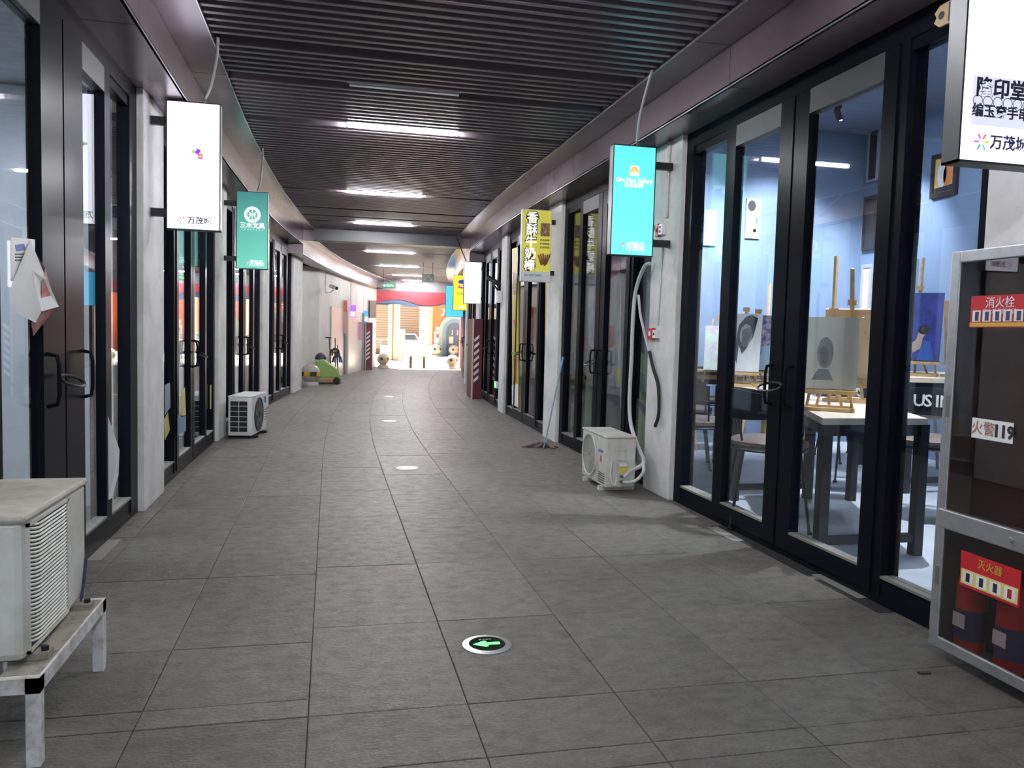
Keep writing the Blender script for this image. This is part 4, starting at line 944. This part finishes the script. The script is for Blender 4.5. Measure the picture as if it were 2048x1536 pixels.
for (x, y, lab) in ((5.2, 5.3, 'added white fill panel over the front studio tables'), (5.6, 8.0, 'added white fill panel over the rear studio tables')):
    t = thing('panel_light', lab, 'ceiling light', (x, y, 4.52)); bx('frame', (-.62, -.17, -.03), (.62, .17, 0), WHITEP, t); bx('diffuser', (-.6, -.15, -.034), (.6, .15, -.03), E('studio_fill_panel', (.86, .92, 1.0), 18.0), t)  # added glowing panels that fill the studio with light

# ------------------------------------------------------------------ pictures and boards shown behind the gallery window
X = 3.30
def board(label, pts, mat, deco=(), X=X, name='display_board', cat='board'):
    P = [onx(x, y, X) for x, y in pts]
    a = min(p.z for p in P); c = sum((p.y for p in P))/len(P)
    t = thing(name, label, cat, (X, c, a))
    MB().prism([(p.y-c, p.z-a) for p in P], 'x', 0, .015).build('sheet', mat, t)
    for nm, q, m_ in deco:
        Q = [onx(x, y, X) for x, y in q]; MB().prism([(p.y-c, p.z-a) for p in Q], 'x', -.003, -.0005).build(nm, m_, t)
    return t
GREENB = M('board_green', (.16, .27, .17), .6)
board('pale green partition board low behind the gallery panes', [(1130, 780), (1185, 760), (1185, 866), (1130, 848)], GREENB)
board('green board with a dark tree painting beside the taped pipe', [(1268, 690), (1292, 715), (1292, 975), (1268, 960)], M('board_lime', (.30, .38, .18), .6), [('dark_lake', [(1268, 790), (1292, 815), (1292, 835), (1268, 795)], M('paint_lake', (.03, .06, .09), .5)), ('tree', [(1271, 735), (1290, 750), (1290, 790), (1271, 780)], PGREEN)])
board('tall pale blue painting with a red pitcher and yellow fruit', [(1217, 560), (1240, 545), (1240, 815), (1217, 800)], M('paint_wash', (.30, .40, .52), .5, var=.5, vs=5, col2=(.5, .52, .42)), [('pitcher', [(1217, 650), (1228, 650), (1230, 690), (1217, 700)], REDP), ('fruit', [(1228, 735), (1239, 735), (1239, 765), (1228, 765)], M('paint_yellow', (.6, .48, .08), .5)), ('dark_table', [(1217, 772), (1240, 775), (1240, 815), (1217, 800)], M('paint_plum', (.05, .035, .12), .5))], X=3.27)
board('dark pinkish poster behind the far gallery pane', [(1138, 560), (1156, 545), (1156, 660), (1138, 665)], M('poster_rose', (.25, .10, .10), .5, var=.8, vs=6, col2=(.08, .08, .12)))
board('light blue sketch sheet beside the mop handle', [(1134, 705), (1149, 705), (1149, 757), (1134, 757)], M('sheet_sketch', (.42, .50, .60), .6, var=.4, vs=12), X=3.27)
board('narrow blue and white painting between the gallery mullions', [(1177, 575), (1188, 572), (1188, 700), (1177, 690)], M('paint_wave', (.20, .36, .55), .5, var=.7, vs=5, col2=(.6, .62, .62)))
board('white paper sheet leaning low behind the gallery glass', [(1130, 800), (1145, 808), (1140, 862), (1130, 860)], PAPERW, X=3.27)
board('red banner corner high behind the gallery glass', [(1216, 530), (1240, 520), (1240, 545), (1216, 560)], M('banner_red', (.28, .02, .04), .5))
# yellow menu posters on the snack shop window
def glassposter(name, label, pts, X, mat, deco=(), cat='poster'):
    return board(label, pts, mat, deco, X=X, name=name, cat=cat)
YP = M('poster_yellow', (.55, .42, .06), .5)
glassposter('menu_poster', 'tall yellow menu poster with a fried stick picture on the snack shop glass', [(1024, 498), (1036, 494), (1036, 815), (1024, 808)], 3.155, YP, [('stick', [(1026, 545), (1034, 545), (1034, 590), (1026, 590)], M('snack_photo')), ('stick', [(1027, 705), (1034, 705), (1033, 765), (1028, 765)], M('fried_stick')), ('grey_foot', [(1024, 770), (1036, 768), (1036, 815), (1024, 808)], PAPERW), ('heart', [(1026, 640), (1034, 640), (1030, 655)], REDS)])
glassposter('menu_poster', 'narrow yellow poster strip next to the white pillar by the mop', [(1092, 470), (1097, 470), (1093, 760), (1089, 760)], 3.13, YP)
tag(bx('key_lock', (3.02, 12.98, 1.12), (3.05, 13.2, 1.17), M('lock_green', (.10, .35, .08), .4)), 'green cable lock on the snack shop door handles', 'lock')

# ------------------------------------------------------------------ red portal at the end of the passage
PORTR = M('portal_red', (.40, .045, .06), .5); WAVEB = M('wave_blue', (.10, .15, .24), .5)
portal = thing('entrance_portal', 'red portal with a wavy blue valance at the end of the passage', 'portal', (1.45, Y_ARCH, 0))
bx('column', (0, 0, 0), (.24, .35, 3.0), PORTR, portal); bx('column', (3.66, 0, 0), (3.95, .35, 3.0), PORTR, portal)
P = lambda x, y: (ony(x, y, Y_ARCH).x-1.45, ony(x, y, Y_ARCH).z)
wave = [(747, 609), (765, 603), (785, 598.5), (800, 599), (815, 602), (830, 607), (845, 611), (862, 611.5), (880, 608), (900, 603), (921, 600)]
lo = [P(*q) for q in wave]
MB().prism([(0, 3.0), (0, 2.5)] + lo + [(3.95, 2.6), (3.95, 3.0)], 'y', 0, .30).build('lintel', PORTR, portal)
dip = [(921, 604), (905, 607), (880, 611), (862, 613.5), (845, 613), (832, 613), (822, 614.5), (810, 612), (795, 607.5), (783, 607.5), (775, 610.5), (760, 609), (747, 607)]
MB().prism(lo + [P(*q) for q in dip], 'y', .03, .10).build('valance', WAVEB, portal)
struct(bx('wall_end', (1.0, Y_ARCH+.02, 3.0), (6.2, Y_ARCH+.3, 4.0), M('end_grey', (.22, .22, .22), .6))); struct(bx('wall_end_left', (-7.4, Y_ARCH+.02, 0), (1.46, Y_ARCH+.3, 4.0), OUT)); struct(bx('wall_end_right', (5.38, Y_ARCH+.02, 0), (15.9, Y_ARCH+.3, 4.0), OUT))

def ball(label, x, y, r=.23):
    t = thing('ball_bollard', label, 'bollard', (x, y, 0))
    MB().lathe([(.0, 0), (r*.95, 0), (r*.85, .08), (r*.55, .13), (0, .13)], n=24).build('base', M('stone_base', (.42, .36, .30), .7), t, smooth=True)
    pr = [(max(.001, r*math.sin(PI*k/14)), .10+r - r*math.cos(PI*k/14)) for k in range(15)]
    MB().lathe(pr, n=28).build('sphere', M('stone_ball', (.46, .38, .29), .6, var=.15, vs=5), t, smooth=True)
    for a, m_ in ((-1.9, M('spot_black', (.03, .025, .03), .5)), (-1.25, M('spot_ochre', (.55, .33, .08), .5)), (-.65, M('spot_black'))):
        o = disc('painted_spot', (r*.985*math.cos(a), r*.985*math.sin(a), .10+r*1.08), r*.24, .016, m_, t, ax='y', n=16); o.rotation_euler = (0, 0, a+PI/2)
ball('round stone bollard with painted spots beside the left portal column', 2.02, 31.1); ball('round stone bollard with painted spots beside the right portal column', 4.72, 31.15)
ball('sunlit round bollard in front of the arched blue-grey door', 7.0, 45.6, .3); ball('sunlit round bollard at the corner of the orange building', 5.95, 45.6, .3)
for i, (x, y, lab) in enumerate(((3.10, 31.25, 'short dark post bollard in the portal, plain top'), (3.62, 31.25, 'short dark post bollard in the portal with an ochre band'))):
    t = thing('post_bollard', lab, 'bollard', (x, y, 0)); MB().lathe([(.055, 0), (.055, .44), (.05, .46), (.0, .46)], n=16).build('post', M('post_grey', (.12, .11, .09), .5), t, smooth=True)
    MB().lathe([(.057, .36), (.057, .43)], n=16).build('band', M('band_ochre', (.45, .32, .10), .5) if i else M('band_dark', (.18, .16, .13), .5), t, smooth=True)

# ------------------------------------------------------------------ sunny yard outside
gr = bx('ground', (-20, Y_ARCH+.5, -.3), (30, 70, -.012), M('sunlit_concrete', (.72, .68, .60), .8, var=.12, vs=1)); gr['kind'] = 'structure'
bld = thing('orange_building', 'orange plastered building with an arched blue-grey door', 'building', (5.85, 46.6, 0))
Q = lambda x, y: (ony(x, y, 46.6).x-5.85, ony(x, y, 46.6).z)
ORNG = M('orange_plaster', (.72, .16, .05), .7)
bx('facade', (0, 0, 0), (7.0, .3, 3.25), ORNG, bld); bx('roof_edge', (-.1, -.1, 3.25), (7.1, .5, 3.4), M('roof_pale', (.6, .5, .4), .7), bld); bx('side_wall', (0, .3, 0), (.25, 6, 3.25), ORNG, bld)
def archshape(x0, x1, zs, zt):
    m_ = (x0+x1)/2; r = (x1-x0)/2; return [(x0, 0), (x1, 0)] + [(m_+r*math.cos(a), zs+(zt-zs)*math.sin(a)) for a in [PI*k/12 for k in range(13)]]
x0 = Q(877, 700)[0]; x1 = Q(938, 700)[0]
MB().prism(archshape(x0, x1, 1.5, 2.45), 'y', -.06, 0).build('arch_surround', M('surround_green', (.30, .38, .30), .6), bld); MB().prism(archshape(x0+.22, x1-.22, 1.45, 2.2), 'y', -.08, -.05).build('arch_band', M('surround_blue', (.18, .24, .30), .6), bld)
dr = MB().prism(archshape(x0+.42, x1-.42, 1.4, 1.98), 'y', -.10, -.07).build('door', M('door_slate', (.10, .11, .15), .5), bld)
for k in range(7): bx('plank_gap', (x0+.52+.2*k, -.104, .03), (x0+.53+.2*k, -.10, 1.7), INK, dr)
for k in range(2): bx('pull', (x0+.75+.32*k, -.13, 1.25), (x0+.79+.32*k, -.10, 1.55), WHITEP, dr)
bx('notice', (x0+.60, -.106, .75), (x0+.85, -.10, 1.15), M('notice_tan', (.6, .5, .35), .6), dr)
a = Q(871, 661); b = Q(881, 654); bx('notice_plate', (a[0], -.02, a[1]), (b[0], 0, b[1]), PAPERW, bld)
a = Q(868, 687); b = Q(883, 663); nb = bx('notice_board', (a[0], -.02, a[1]), (b[0], 0, b[1]), PAPERW, bld); disc('red_print', ((a[0]+b[0])/2, -.022, (a[1]+b[1])/2+.1), .13, .004, M('print_red', (.6, .12, .08), .6), nb, ax='y', n=10)
q = Q(890, 626); text('万', .50, WHITEP, bld, (q[0], -.02, q[1]), RF, bold=.012, ext=.02); q = Q(913, 626); text('茂', .50, WHITEP, bld, (q[0], -.02, q[1]), RF, bold=.012, ext=.02)
# white screen wall, rail, pillars, louvred wall
lw = thing('low_wall', 'low white wall with capping around the sunny yard', 'wall', (1.5, 43.4, 0))
a = ony(762, 690, 43.4); b = ony(865, 690, 43.4)
for (x0_, x1_, z) in ((a.x, ony(783, 690, 43.4).x, .62), (ony(799, 690, 43.4).x, ony(849, 690, 43.4).x, .72), (ony(850, 690, 43.4).x, b.x, .66)):
    bx('wall_panel', (x0_-1.5, 0, 0), (x1_-1.5, .2, z), M('limewash', (.80, .76, .68), .8), lw)
bx('step', (ony(847, 700, 43.4).x-1.5, -.5, 0), (ony(870, 700, 43.4).x-1.5, 0, .14), M('limewash'), lw)
rl = thing('metal_railing', 'thin metal railing with slanted bars on the low white wall', 'railing', (1.5, 43.6, 0))
bx('top_rail', (.2, -.02, .92), (4.1, .02, .96), M('rail_grey', (.25, .28, .28), .5), rl); bx('bottom_rail', (.2, -.02, .72), (4.1, .02, .745), M('rail_grey'), rl)
for k in range(20): MB().tube([(.25+.19*k, 0, .73), (.38+.19*k, 0, .94)], .012, 5).build('bar', M('rail_grey'), rl)
for k in range(5): bx('post', (.25+.9*k, -.02, 0), (.29+.9*k, .02, .95), M('rail_grey'), rl)
def col(label, px0, px1, Y, mat, ytop):
    a, b = ony(px0, 700, Y), ony(px1, 700, Y); z = ony(px0, ytop, Y).z
    t = thing('yard_pillar', label, 'pillar', (a.x, Y, 0)); bx('shaft', (0, 0, 0), (b.x-a.x, .5, z), mat, t); bx('cap', (-.06, -.06, z), (b.x-a.x+.06, .56, z+.12), mat, t); return t
col('tall beige square pillar standing in the sunny yard', 777, 799, 39.0, M('beige_stone', (.62, .50, .36), .8, var=.1, vs=2), 590)
col('tall white square pillar beside the orange building', 840, 856, 44.0, M('limewash'), 590)
p = ony(799, 690, 39.0); t = thing('meter_box', 'pale metal meter box beside the beige pillar', 'box', (p.x+.02, 39.0, .55)); bx('body', (0, 0, 0), (.24, .2, .95), M('limewash'), t); bx('door', (.02, -.012, .03), (.22, 0, .92), M('beige_stone'), t); bx('stand', (.08, .06, -.55), (.16, .14, 0), M('beige_stone'), t)
p = ony(797, 728, 34.7); t = thing('drain_pole', 'thin dark pole rising beside the beige pillar', 'pole', (p.x+.05, 38.9, 0)); MB().tube([(0, 0, 0), (0, 0, 4.2)], .03, 8).build('shaft', M('pole_brown', (.15, .11, .08), .6), t); bx('base', (-.07, -.07, 0), (.07, .07, .03), M('pole_brown'), t)
LV = M('louvre_brown', (.30, .215, .155), .6)
for (xa, xb, lab) in ((748, 779, 'brown louvred wall beside the red portal column, with horizontal boards'), (800, 842, 'brown louvred wall between the two yard pillars, with horizontal boards')):
    a, b = ony(xa, 650, 47.5), ony(xb, 650, 47.5); W = b.x-a.x
    t = thing('louvred_wall', lab, 'wall', (a.x, 47.5, 0)); bx('backing', (0, .05, 0), (W, .15, 3.0), M('louvre_back', (.12, .085, .06), .7), t)
    for k in range(19): bx('board', (0, 0, .35+.14*k), (W, .05, .35+.14*k+.125), LV, t)
t = thing('parked_car', 'small pale teal car parked behind the low white wall', 'car', (ony(815, 690, 45.4).x, 45.4, 0))
MB().prism([(-.9, .25), (-.9, .75), (-.55, .85), (-.3, 1.25), (.45, 1.28), (.75, .88), (1.0, .8), (1.0, .25)], 'y', 0, 1.5).build('body', M('car_teal', (.25, .45, .48), .25), t, bevel=.03)
MB().prism([(-.45, .88), (-.24, 1.2), (.40, 1.22), (.62, .88)], 'y', -.01, 0).build('side_window', M('car_glass', (.03, .05, .06), .1), t)
for x in (-.55, .62):
    for yy in (.05, 1.45): MB().lathe([(.0, -.09), (.27, -.09), (.29, 0), (.27, .09), (0, .09)], (x, yy, .29), 20, 'y').build('wheel', M('tyre', (.02, .02, .02), .8), t, smooth=True)

# ------------------------------------------------------------------ striped fire cabinets
def striped(label, x0, x1, y0, y1, h):
    t = thing('fire_cabinet', label, 'cabinet', (x0, y0, 0)); W = x1-x0; MR = M('cabinet_wine', (.13, .02, .04), .45)
    bx('body', (0, 0, 0), (W, y1-y0, h), MR, t, bevel=.006); bx('corner_post', (-.03, -.012, 0), (.0, .02, h), M('post_cream', (.6, .55, .45), .5), t)
    for k in range(7):
        z = .36+.15*k; MB().prism([(.015, z), (W*.62, z+.10), (W*.62, z+.17), (.015, z+.07)], 'y', -.004, 0).build('stripe', PAPERW, t)
    bx('door', (-.006, .05, .1), (0, y1-y0-.05, h-.08), MR, t)
striped('wine-red fire cabinet with white slanted stripes beside the right doors', 3.10, 3.30, 17.35, 18.1, 1.78)
striped('wine-red fire cabinet with white slanted stripes at the end of the left wall', LX(29.7)+.01, LX(29.7)+.24, 29.2, 29.7, 1.72)
tag(bx('wall_box', (LX(30.3)+.02, 30.15, 1.9), (LX(30.3)+.26, 30.5, 2.55), M('box_tan', (.35, .28, .22), .6)), 'tan electrical box on the wall beside the red portal', 'box')

# ------------------------------------------------------------------ left far wall: glossy panels, signs, camera
GLOSSW = M('glossy_panel', (.72, .68, .64), .28)
for (y0, y1) in ((23.9, 25.75), (26.7, 29.0)):
    a, b = Vector((LX(y0), y0)), Vector((LX(y1), y1)); d = (b-a); L_ = d.length
    n = 4
    for k in range(n):
        p = a + d*(k/n); o = bx('tile_panel', (0, -.03, 0), (L_/n-.006, 0, 2.12), GLOSSW, walls['left']); o.location = (p.x, p.y, 0); o.rotation_euler = (0, 0, math.atan2(d.y, d.x))
for y in (26.2, 29.15): o = bx('corner_post', (-.02, -.12, 0), (.06, .12, 2.05), M('post_grey2', (.30, .28, .27), .5), walls['left']); o.location = (LX(y)+.02, y, 0)
def wsign(name, label, x, y, z, w_, h, mat, deco=(), cat='sign'):
    t = thing(name, label, cat, (x, y, z)); bx('panel', (0, -.03, 0), (w_, .03, h), mat, t)
    for nm, c, sz, m_ in deco: bx(nm, (c[0]-sz[0], -.034, c[1]-sz[1]), (c[0]+sz[0], -.03, c[1]+sz[1]), m_, t)
    return t
PUR = E('lit_violet', (.35, .07, .75), .3); BLU = E('lit_azure', (.06, .30, .85), .3)
x = LX(27.0)+.02; t = wsign('toilet_sign', 'violet lit toilet sign projecting from the left wall', x, 27.0, 1.86, .17, .40, PUR, [('figure', (.05, .11), (.03, .08), WHT), ('figure', (.12, .11), (.03, .08), WHT), ('arrow', (.085, .30), (.045, .045), M('print_violet', (.6, .4, .9), .5))])
x = LX(29.2)+.02; t = wsign('toilet_sign', 'azure lit toilet sign projecting from the left wall', x, 29.2, 1.72, .17, .42, BLU, [('figure', (.05, .12), (.03, .08), WHT), ('figure', (.12, .12), (.03, .08), WHT)])
x = LX(25.8)+.02; wsign('notice_board', 'narrow red and white notice board on the left wall', x, 25.8, 1.32, .12, 1.05, M('board_rose', (.55, .28, .24), .5), [('red_head', (.06, .85), (.055, .16), M('print_red'))], 'board')
for (yy, z, lab) in ((28.3, 1.1, 'pink card hung on the left wall between the toilet signs'),): wsign('wall_card', lab, LX(yy)+.02, yy, z, .15, .62, M('card_pink', (.75, .35, .48), .5), (), 'card')
t = thing('security_camera', 'white bullet security camera on an arm on the left wall', 'camera', (LX(22.9)+.0, 22.9, 2.52))
bx('wall_plate', (0, -.05, -.08), (.03, .05, .10), WHITEP, t); MB().tube([(.03, 0, -.04), (.15, -.02, -.05), (.24, -.05, .03)], .016, 6).build('arm', WHITEP, t, smooth=True); MB().tube([(.16, .12, .14), (.32, -.20, .07)], .055, 12).build('body', WHITEP, t, smooth=True); MB().tube([(.322, -.205, .07), (.325, -.215, .068)], .045, 12).build('lens', INK, t)
hose('conduit', 'thin grey conduit dropping to the security camera', [(LX(22.9)+.012, 22.9, 3.08), (LX(22.9)+.012, 22.9, 2.62)], .012, COND); hose('conduit', 'thin grey conduit dropping to the violet sign', [(LX(27)+.02, 27.05, 3.05), (LX(27)+.02, 27.05, 2.28)], .012, COND); hose('conduit', 'thin grey conduit dropping to the azure sign', [(LX(29.2)+.02, 29.25, 3.05), (LX(29.2)+.02, 29.25, 2.15)], .012, COND)
t = thing('security_camera', 'grey bullet camera with a junction box on the right pillar', 'camera', (RX(14.6)-.012, 14.70, 2.1))
bx('junction_box', (-.08, -.09, -.05), (0, .09, .17), WHITEP, t); MB().tube([(-.05, 0, .17), (-.12, .0, .25), (-.14, .05, .30)], .018, 6).build('arm', DARKM, t, smooth=True); MB().tube([(-.08, -.1, .30), (-.22, .15, .42)], .045, 12).build('body', DARKM, t, smooth=True)
t = thing('exit_sign', 'small green glowing exit sign low on the right pillar', 'exit sign', (RX(14.85)-.03, 14.9, .42)); bx('body', (0, -.02, 0), (.03, .2, .13), WHITEP, t); bx('lit_face', (-.002, -.0, .012), (0, .18, .118), E('exit_green', (.06, .75, .15), .35), t); bx('running_figure', (-.004, .06, .03), (-.002, .10, .10), WHT, t)
p = ony(764, 566, 25.6); q = ony(791, 577, 25.6)
t = thing('exit_sign', 'green glowing exit sign hanging from the slatted ceiling', 'exit sign', (p.x, 25.6, q.z)); W = q.x-p.x; H = p.z-q.z
bx('body', (0, -.02, 0), (W, .02, H), M('exit_case', (.01, .05, .02), .4), t); text('安全出口', H*.52, E('exit_lime', (.15, 1.0, .25), .5), t, (W*.62, -.022, H*.5), RF, sx=.72, bold=.004)
MB().prism([(W*.06, H*.5), (W*.18, H*.8), (W*.18, H*.6), (W*.3, H*.6), (W*.3, H*.4), (W*.18, H*.4), (W*.18, H*.2)], 'y', -.024, -.02).build('arrow', E('exit_lime'), t)
for s in (.12, .88): MB().tube([(W*s, 0, H), (W*s, 0, 3.40-q.z)], .006, 6).build('hanger', DARKM, t)
p = ony(843, 548, 22.4); q = ony(868, 565, 22.4)
t = thing('hanging_sign', 'translucent hanging panel with a triangle mark', 'sign', (p.x, 22.4, q.z)); W = q.x-p.x; H = p.z-q.z
bx('panel', (0, -.01, 0), (W, .01, H), M('smoky_panel', (.33, .36, .33), .3), t); MB().tube([(W*.2, -.014, H*.2), (W*.55, -.014, H*.85), (W*.85, -.014, H*.2)], .012, 5).build('triangle_mark', PAPERW, t)
for s in (.12, .88): MB().tube([(W*s, 0, H), (W*s, 0, 3.40-q.z)], .006, 6).build('hanger', DARKM, t)

# cleaning gear by the left wall
p = onz(648, 768)
t = thing('floor_scrubber', 'lime green floor scrubber machine with a dark cap by the left wall', 'scrubber', (p.x+.02, p.y+.25, 0))
LIME = M('lime_shell', (.24, .36, .10), .45)
MB().prism([(-.25, .16), (-.25, .62), (-.05, .66), (.30, .42), (.42, .16)], 'y', -.25, .30).build('shell', LIME, t, bevel=.04)
bx('skirt', (-.27, -.27, .04), (.43, .32, .17), M('skirt_olive', (.28, .26, .14), .6), t, bevel=.02); bx('red_light', (.05, -.275, .06), (.25, -.268, .13), M('lamp_orange', (.6, .13, .05), .4), t)
MB().lathe([(.0, 0), (.15, 0), (.15, .06), (.09, .15), (0, .18)], (-.12, .05, .64), 16).build('tank_cap', M('cap_navy', (.02, .025, .05), .5), t, smooth=True)
for s in (-1, 1): MB().lathe([(.0, -.03), (.09, -.03), (.09, .03), (0, .03)], (.30, s*.26, .09), 16, 'y').build('wheel', M('tyre'), t)
t = thing('ball_barrier', 'grey ball barrier with yellow and black blocks beside the scrubber', 'barrier', (-.48, 21.15, 0))
MB().lathe([(max(.002, .25*math.sin(PI*k/12)), .30-.25*math.cos(PI*k/12)) for k in range(13)], n=24).build('sphere', M('barrier_grey', (.40, .36, .33), .35), t, smooth=True); MB().lathe([(.22, 0), (.20, .08), (.12, .12)], n=20).build('base', M('barrier_base', (.42, .4, .39), .6), t, smooth=True)
for k in range(10):
    a = 2*PI*k/10; o = bx('block', (-.078, -.012, -.055), (.078, .012, .055), M('block_yellow', (.60, .45, .03), .5) if k % 2 else INK, t); o.location = (.25*math.cos(a), .25*math.sin(a), .30); o.rotation_euler = (0, 0, a+PI/2)
gear = (((652, 757), (648, 675), 'long hooked broom handle leaning on the glossy wall panel', 'hook'), ((664, 756), (668, 676), 'mop with a dark cloth hung upside down beside the broom', 'cloth'), ((670, 756), (672, 690), 'dustpan pole with a blue cloth near the mop', 'blue'), ((658, 757), (648, 705), 'short-handled scraper leaning low beside the scrubber', 'hook'))
for gi, (a, b, lab, kd) in enumerate(gear):
    gy = 22.55+.40*gi; p = Vector((LX(gy)+(.32 if kd in ('cloth', 'blue') else .28), gy, 0)); q = Vector((p.x-(.03 if kd in ('cloth', 'blue') else .09), p.y+.03, ony(*b, p.y).z))
    t = thing('broom' if kd == 'hook' else 'mop', lab, 'broom' if kd == 'hook' else 'mop', tuple(p)); tp = q-p
    MB().tube([(0, 0, 0), tuple(tp)], .014, 6).build('handle', M('gear_dark', (.05, .045, .04), .6), t)
    if kd == 'hook': bx('head', (tp.x-.10, tp.y-.02, tp.z-.02), (tp.x+.06, tp.y+.02, tp.z+.02), M('gear_dark'), t)
    else:
        m = MB()
        for k in range(12): aa = 2*PI*k/12; m.tube([(tp.x, tp.y, tp.z-.28), (tp.x+.10*math.cos(aa), tp.y+.06*math.sin(aa), tp.z-.34), (tp.x+.14*math.cos(aa), tp.y+.08*math.sin(aa), tp.z-.50)], .02, 5)
        o = m.build('strings', M('cloth_dark', (.06, .05, .045), .9) if kd == 'cloth' else M('cloth_blue', (.05, .08, .16), .9), t); o['kind'] = 'stuff'

# ------------------------------------------------------------------ things stuck on the near left glass
XG = -1.405
t = thing('peeling_poster', 'white poster with a red back peeling off the left glass', 'poster', tuple(onx(56, 480, XG)))
o0 = onx(56, 480, XG)
def pp(x, y, d=0): p = onx(x, y, XG)-o0; return (p.x+d, p.y, p.z)
m = MB(); m.v = [pp(56, 480, .01), pp(20, 570, .005), pp(20, 625, .02), pp(48, 645, .05), pp(62, 560, .07), pp(50, 540, .03), pp(78, 612, .09), pp(50, 622, .07)]
m.f = [(0, 1, 2, 5), (5, 2, 3, 7), (0, 5, 4), (5, 7, 6, 4)]; m.build('white_side', M('poster_white', (.62, .62, .62), .6), t)
m = MB(); m.v = [pp(56, 482, .005), pp(62, 535, .06), pp(93, 588, .02), pp(78, 612, .08), pp(50, 622, .06), pp(62, 672, .01), pp(48, 645, .03)]
m.f = [(0, 2, 3, 1), (1, 3, 4), (4, 3, 2, 5), (4, 5, 6)]; m.build('red_side', M('poster_red', (.36, .09, .08), .6, var=.6, vs=14, col2=(.45, .35, .32)), t)
tg = thing('printed_sheet', 'white printed sheet with a blue emblem on the left glass', 'sheet', tuple(onx(45, 520, XG)))
o0 = onx(45, 520, XG)
MB().prism([(pp(x, y)[1], pp(x, y)[2]) for x, y in ((22, 474), (70, 479), (70, 560), (22, 562))], 'x', -.002, 0).build('sheet', PAPERW, tg)
MB().prism([(pp(x, y)[1], pp(x, y)[2]) for x, y in ((30, 490), (48, 487), (50, 500), (32, 503))], 'x', 0, .0015).build('emblem', M('print_blue', (.1, .15, .45), .6), tg)
for k in range(3): MB().prism([(pp(x, y)[1], pp(x, y)[2]) for x, y in ((30, 507+6*k), (62, 507+6*k), (62, 510+6*k), (30, 510+6*k))], 'x', 0, .0015).build('print_line', GREYINK, tg)
o0 = onx(218, 930, -1.40); t = thing('paper_strip', 'long pale strip of film peeling off the left glass door', 'strip', tuple(o0))
XG = -1.40
m = MB(); m.v = [pp(216, 832, .0), pp(217, 1000, .0), pp(226, 900, .04), pp(224, 950, .04), pp(218, 995, .02)]; m.f = [(0, 2, 3, 4, 1)]; m.build('film', M('film_pale', (.55, .57, .58), .4), t)
# colourful film shapes on the second left shop window
def film(label, pts, X, mat): 
    P = [onx(x, y, X) for x, y in pts]; c = sum(p.y for p in P)/len(P); z = min(p.z for p in P)
    t = thing('window_film', label, 'window film', (X, c, z), 0, 'coloured films on the left glass'); MB().prism([(p.y-c, p.z-z) for p in P], 'x', -.002, 0).build('film', mat, t)
FY = M('film_yellow', (.50, .45, .12), .4); FB = M('film_blue', (.12, .25, .35), .4); FW = M('film_white', (.45, .50, .52), .4)
film('yellow rounded film low on the second left shop glass, by the pillar', [(328, 840), (336, 825), (340, 860), (330, 880)], -1.475, FY)
film('blue film shape beside the first mullion of the second left shop', [(330, 770), (340, 765), (341, 815), (330, 830)], -1.475, FB)
film('yellow film shape with a straight edge on a door leaf of the second left shop', [(362, 785), (370, 775), (372, 830), (362, 835)], -1.42, FY)
film('blue film shape below the yellow one on the same door leaf', [(356, 830), (372, 832), (372, 862), (356, 870)], -1.42, FB)
film('yellow film shape beside the far mullion of the second left shop', [(420, 770), (431, 765), (431, 815), (420, 818)], -1.45, FY)
film('dark blue film shape high on the far pane of the second left shop', [(408, 720), (412, 718), (412, 760), (408, 765)], -1.45, M('film_navy', (.04, .07, .14), .4))
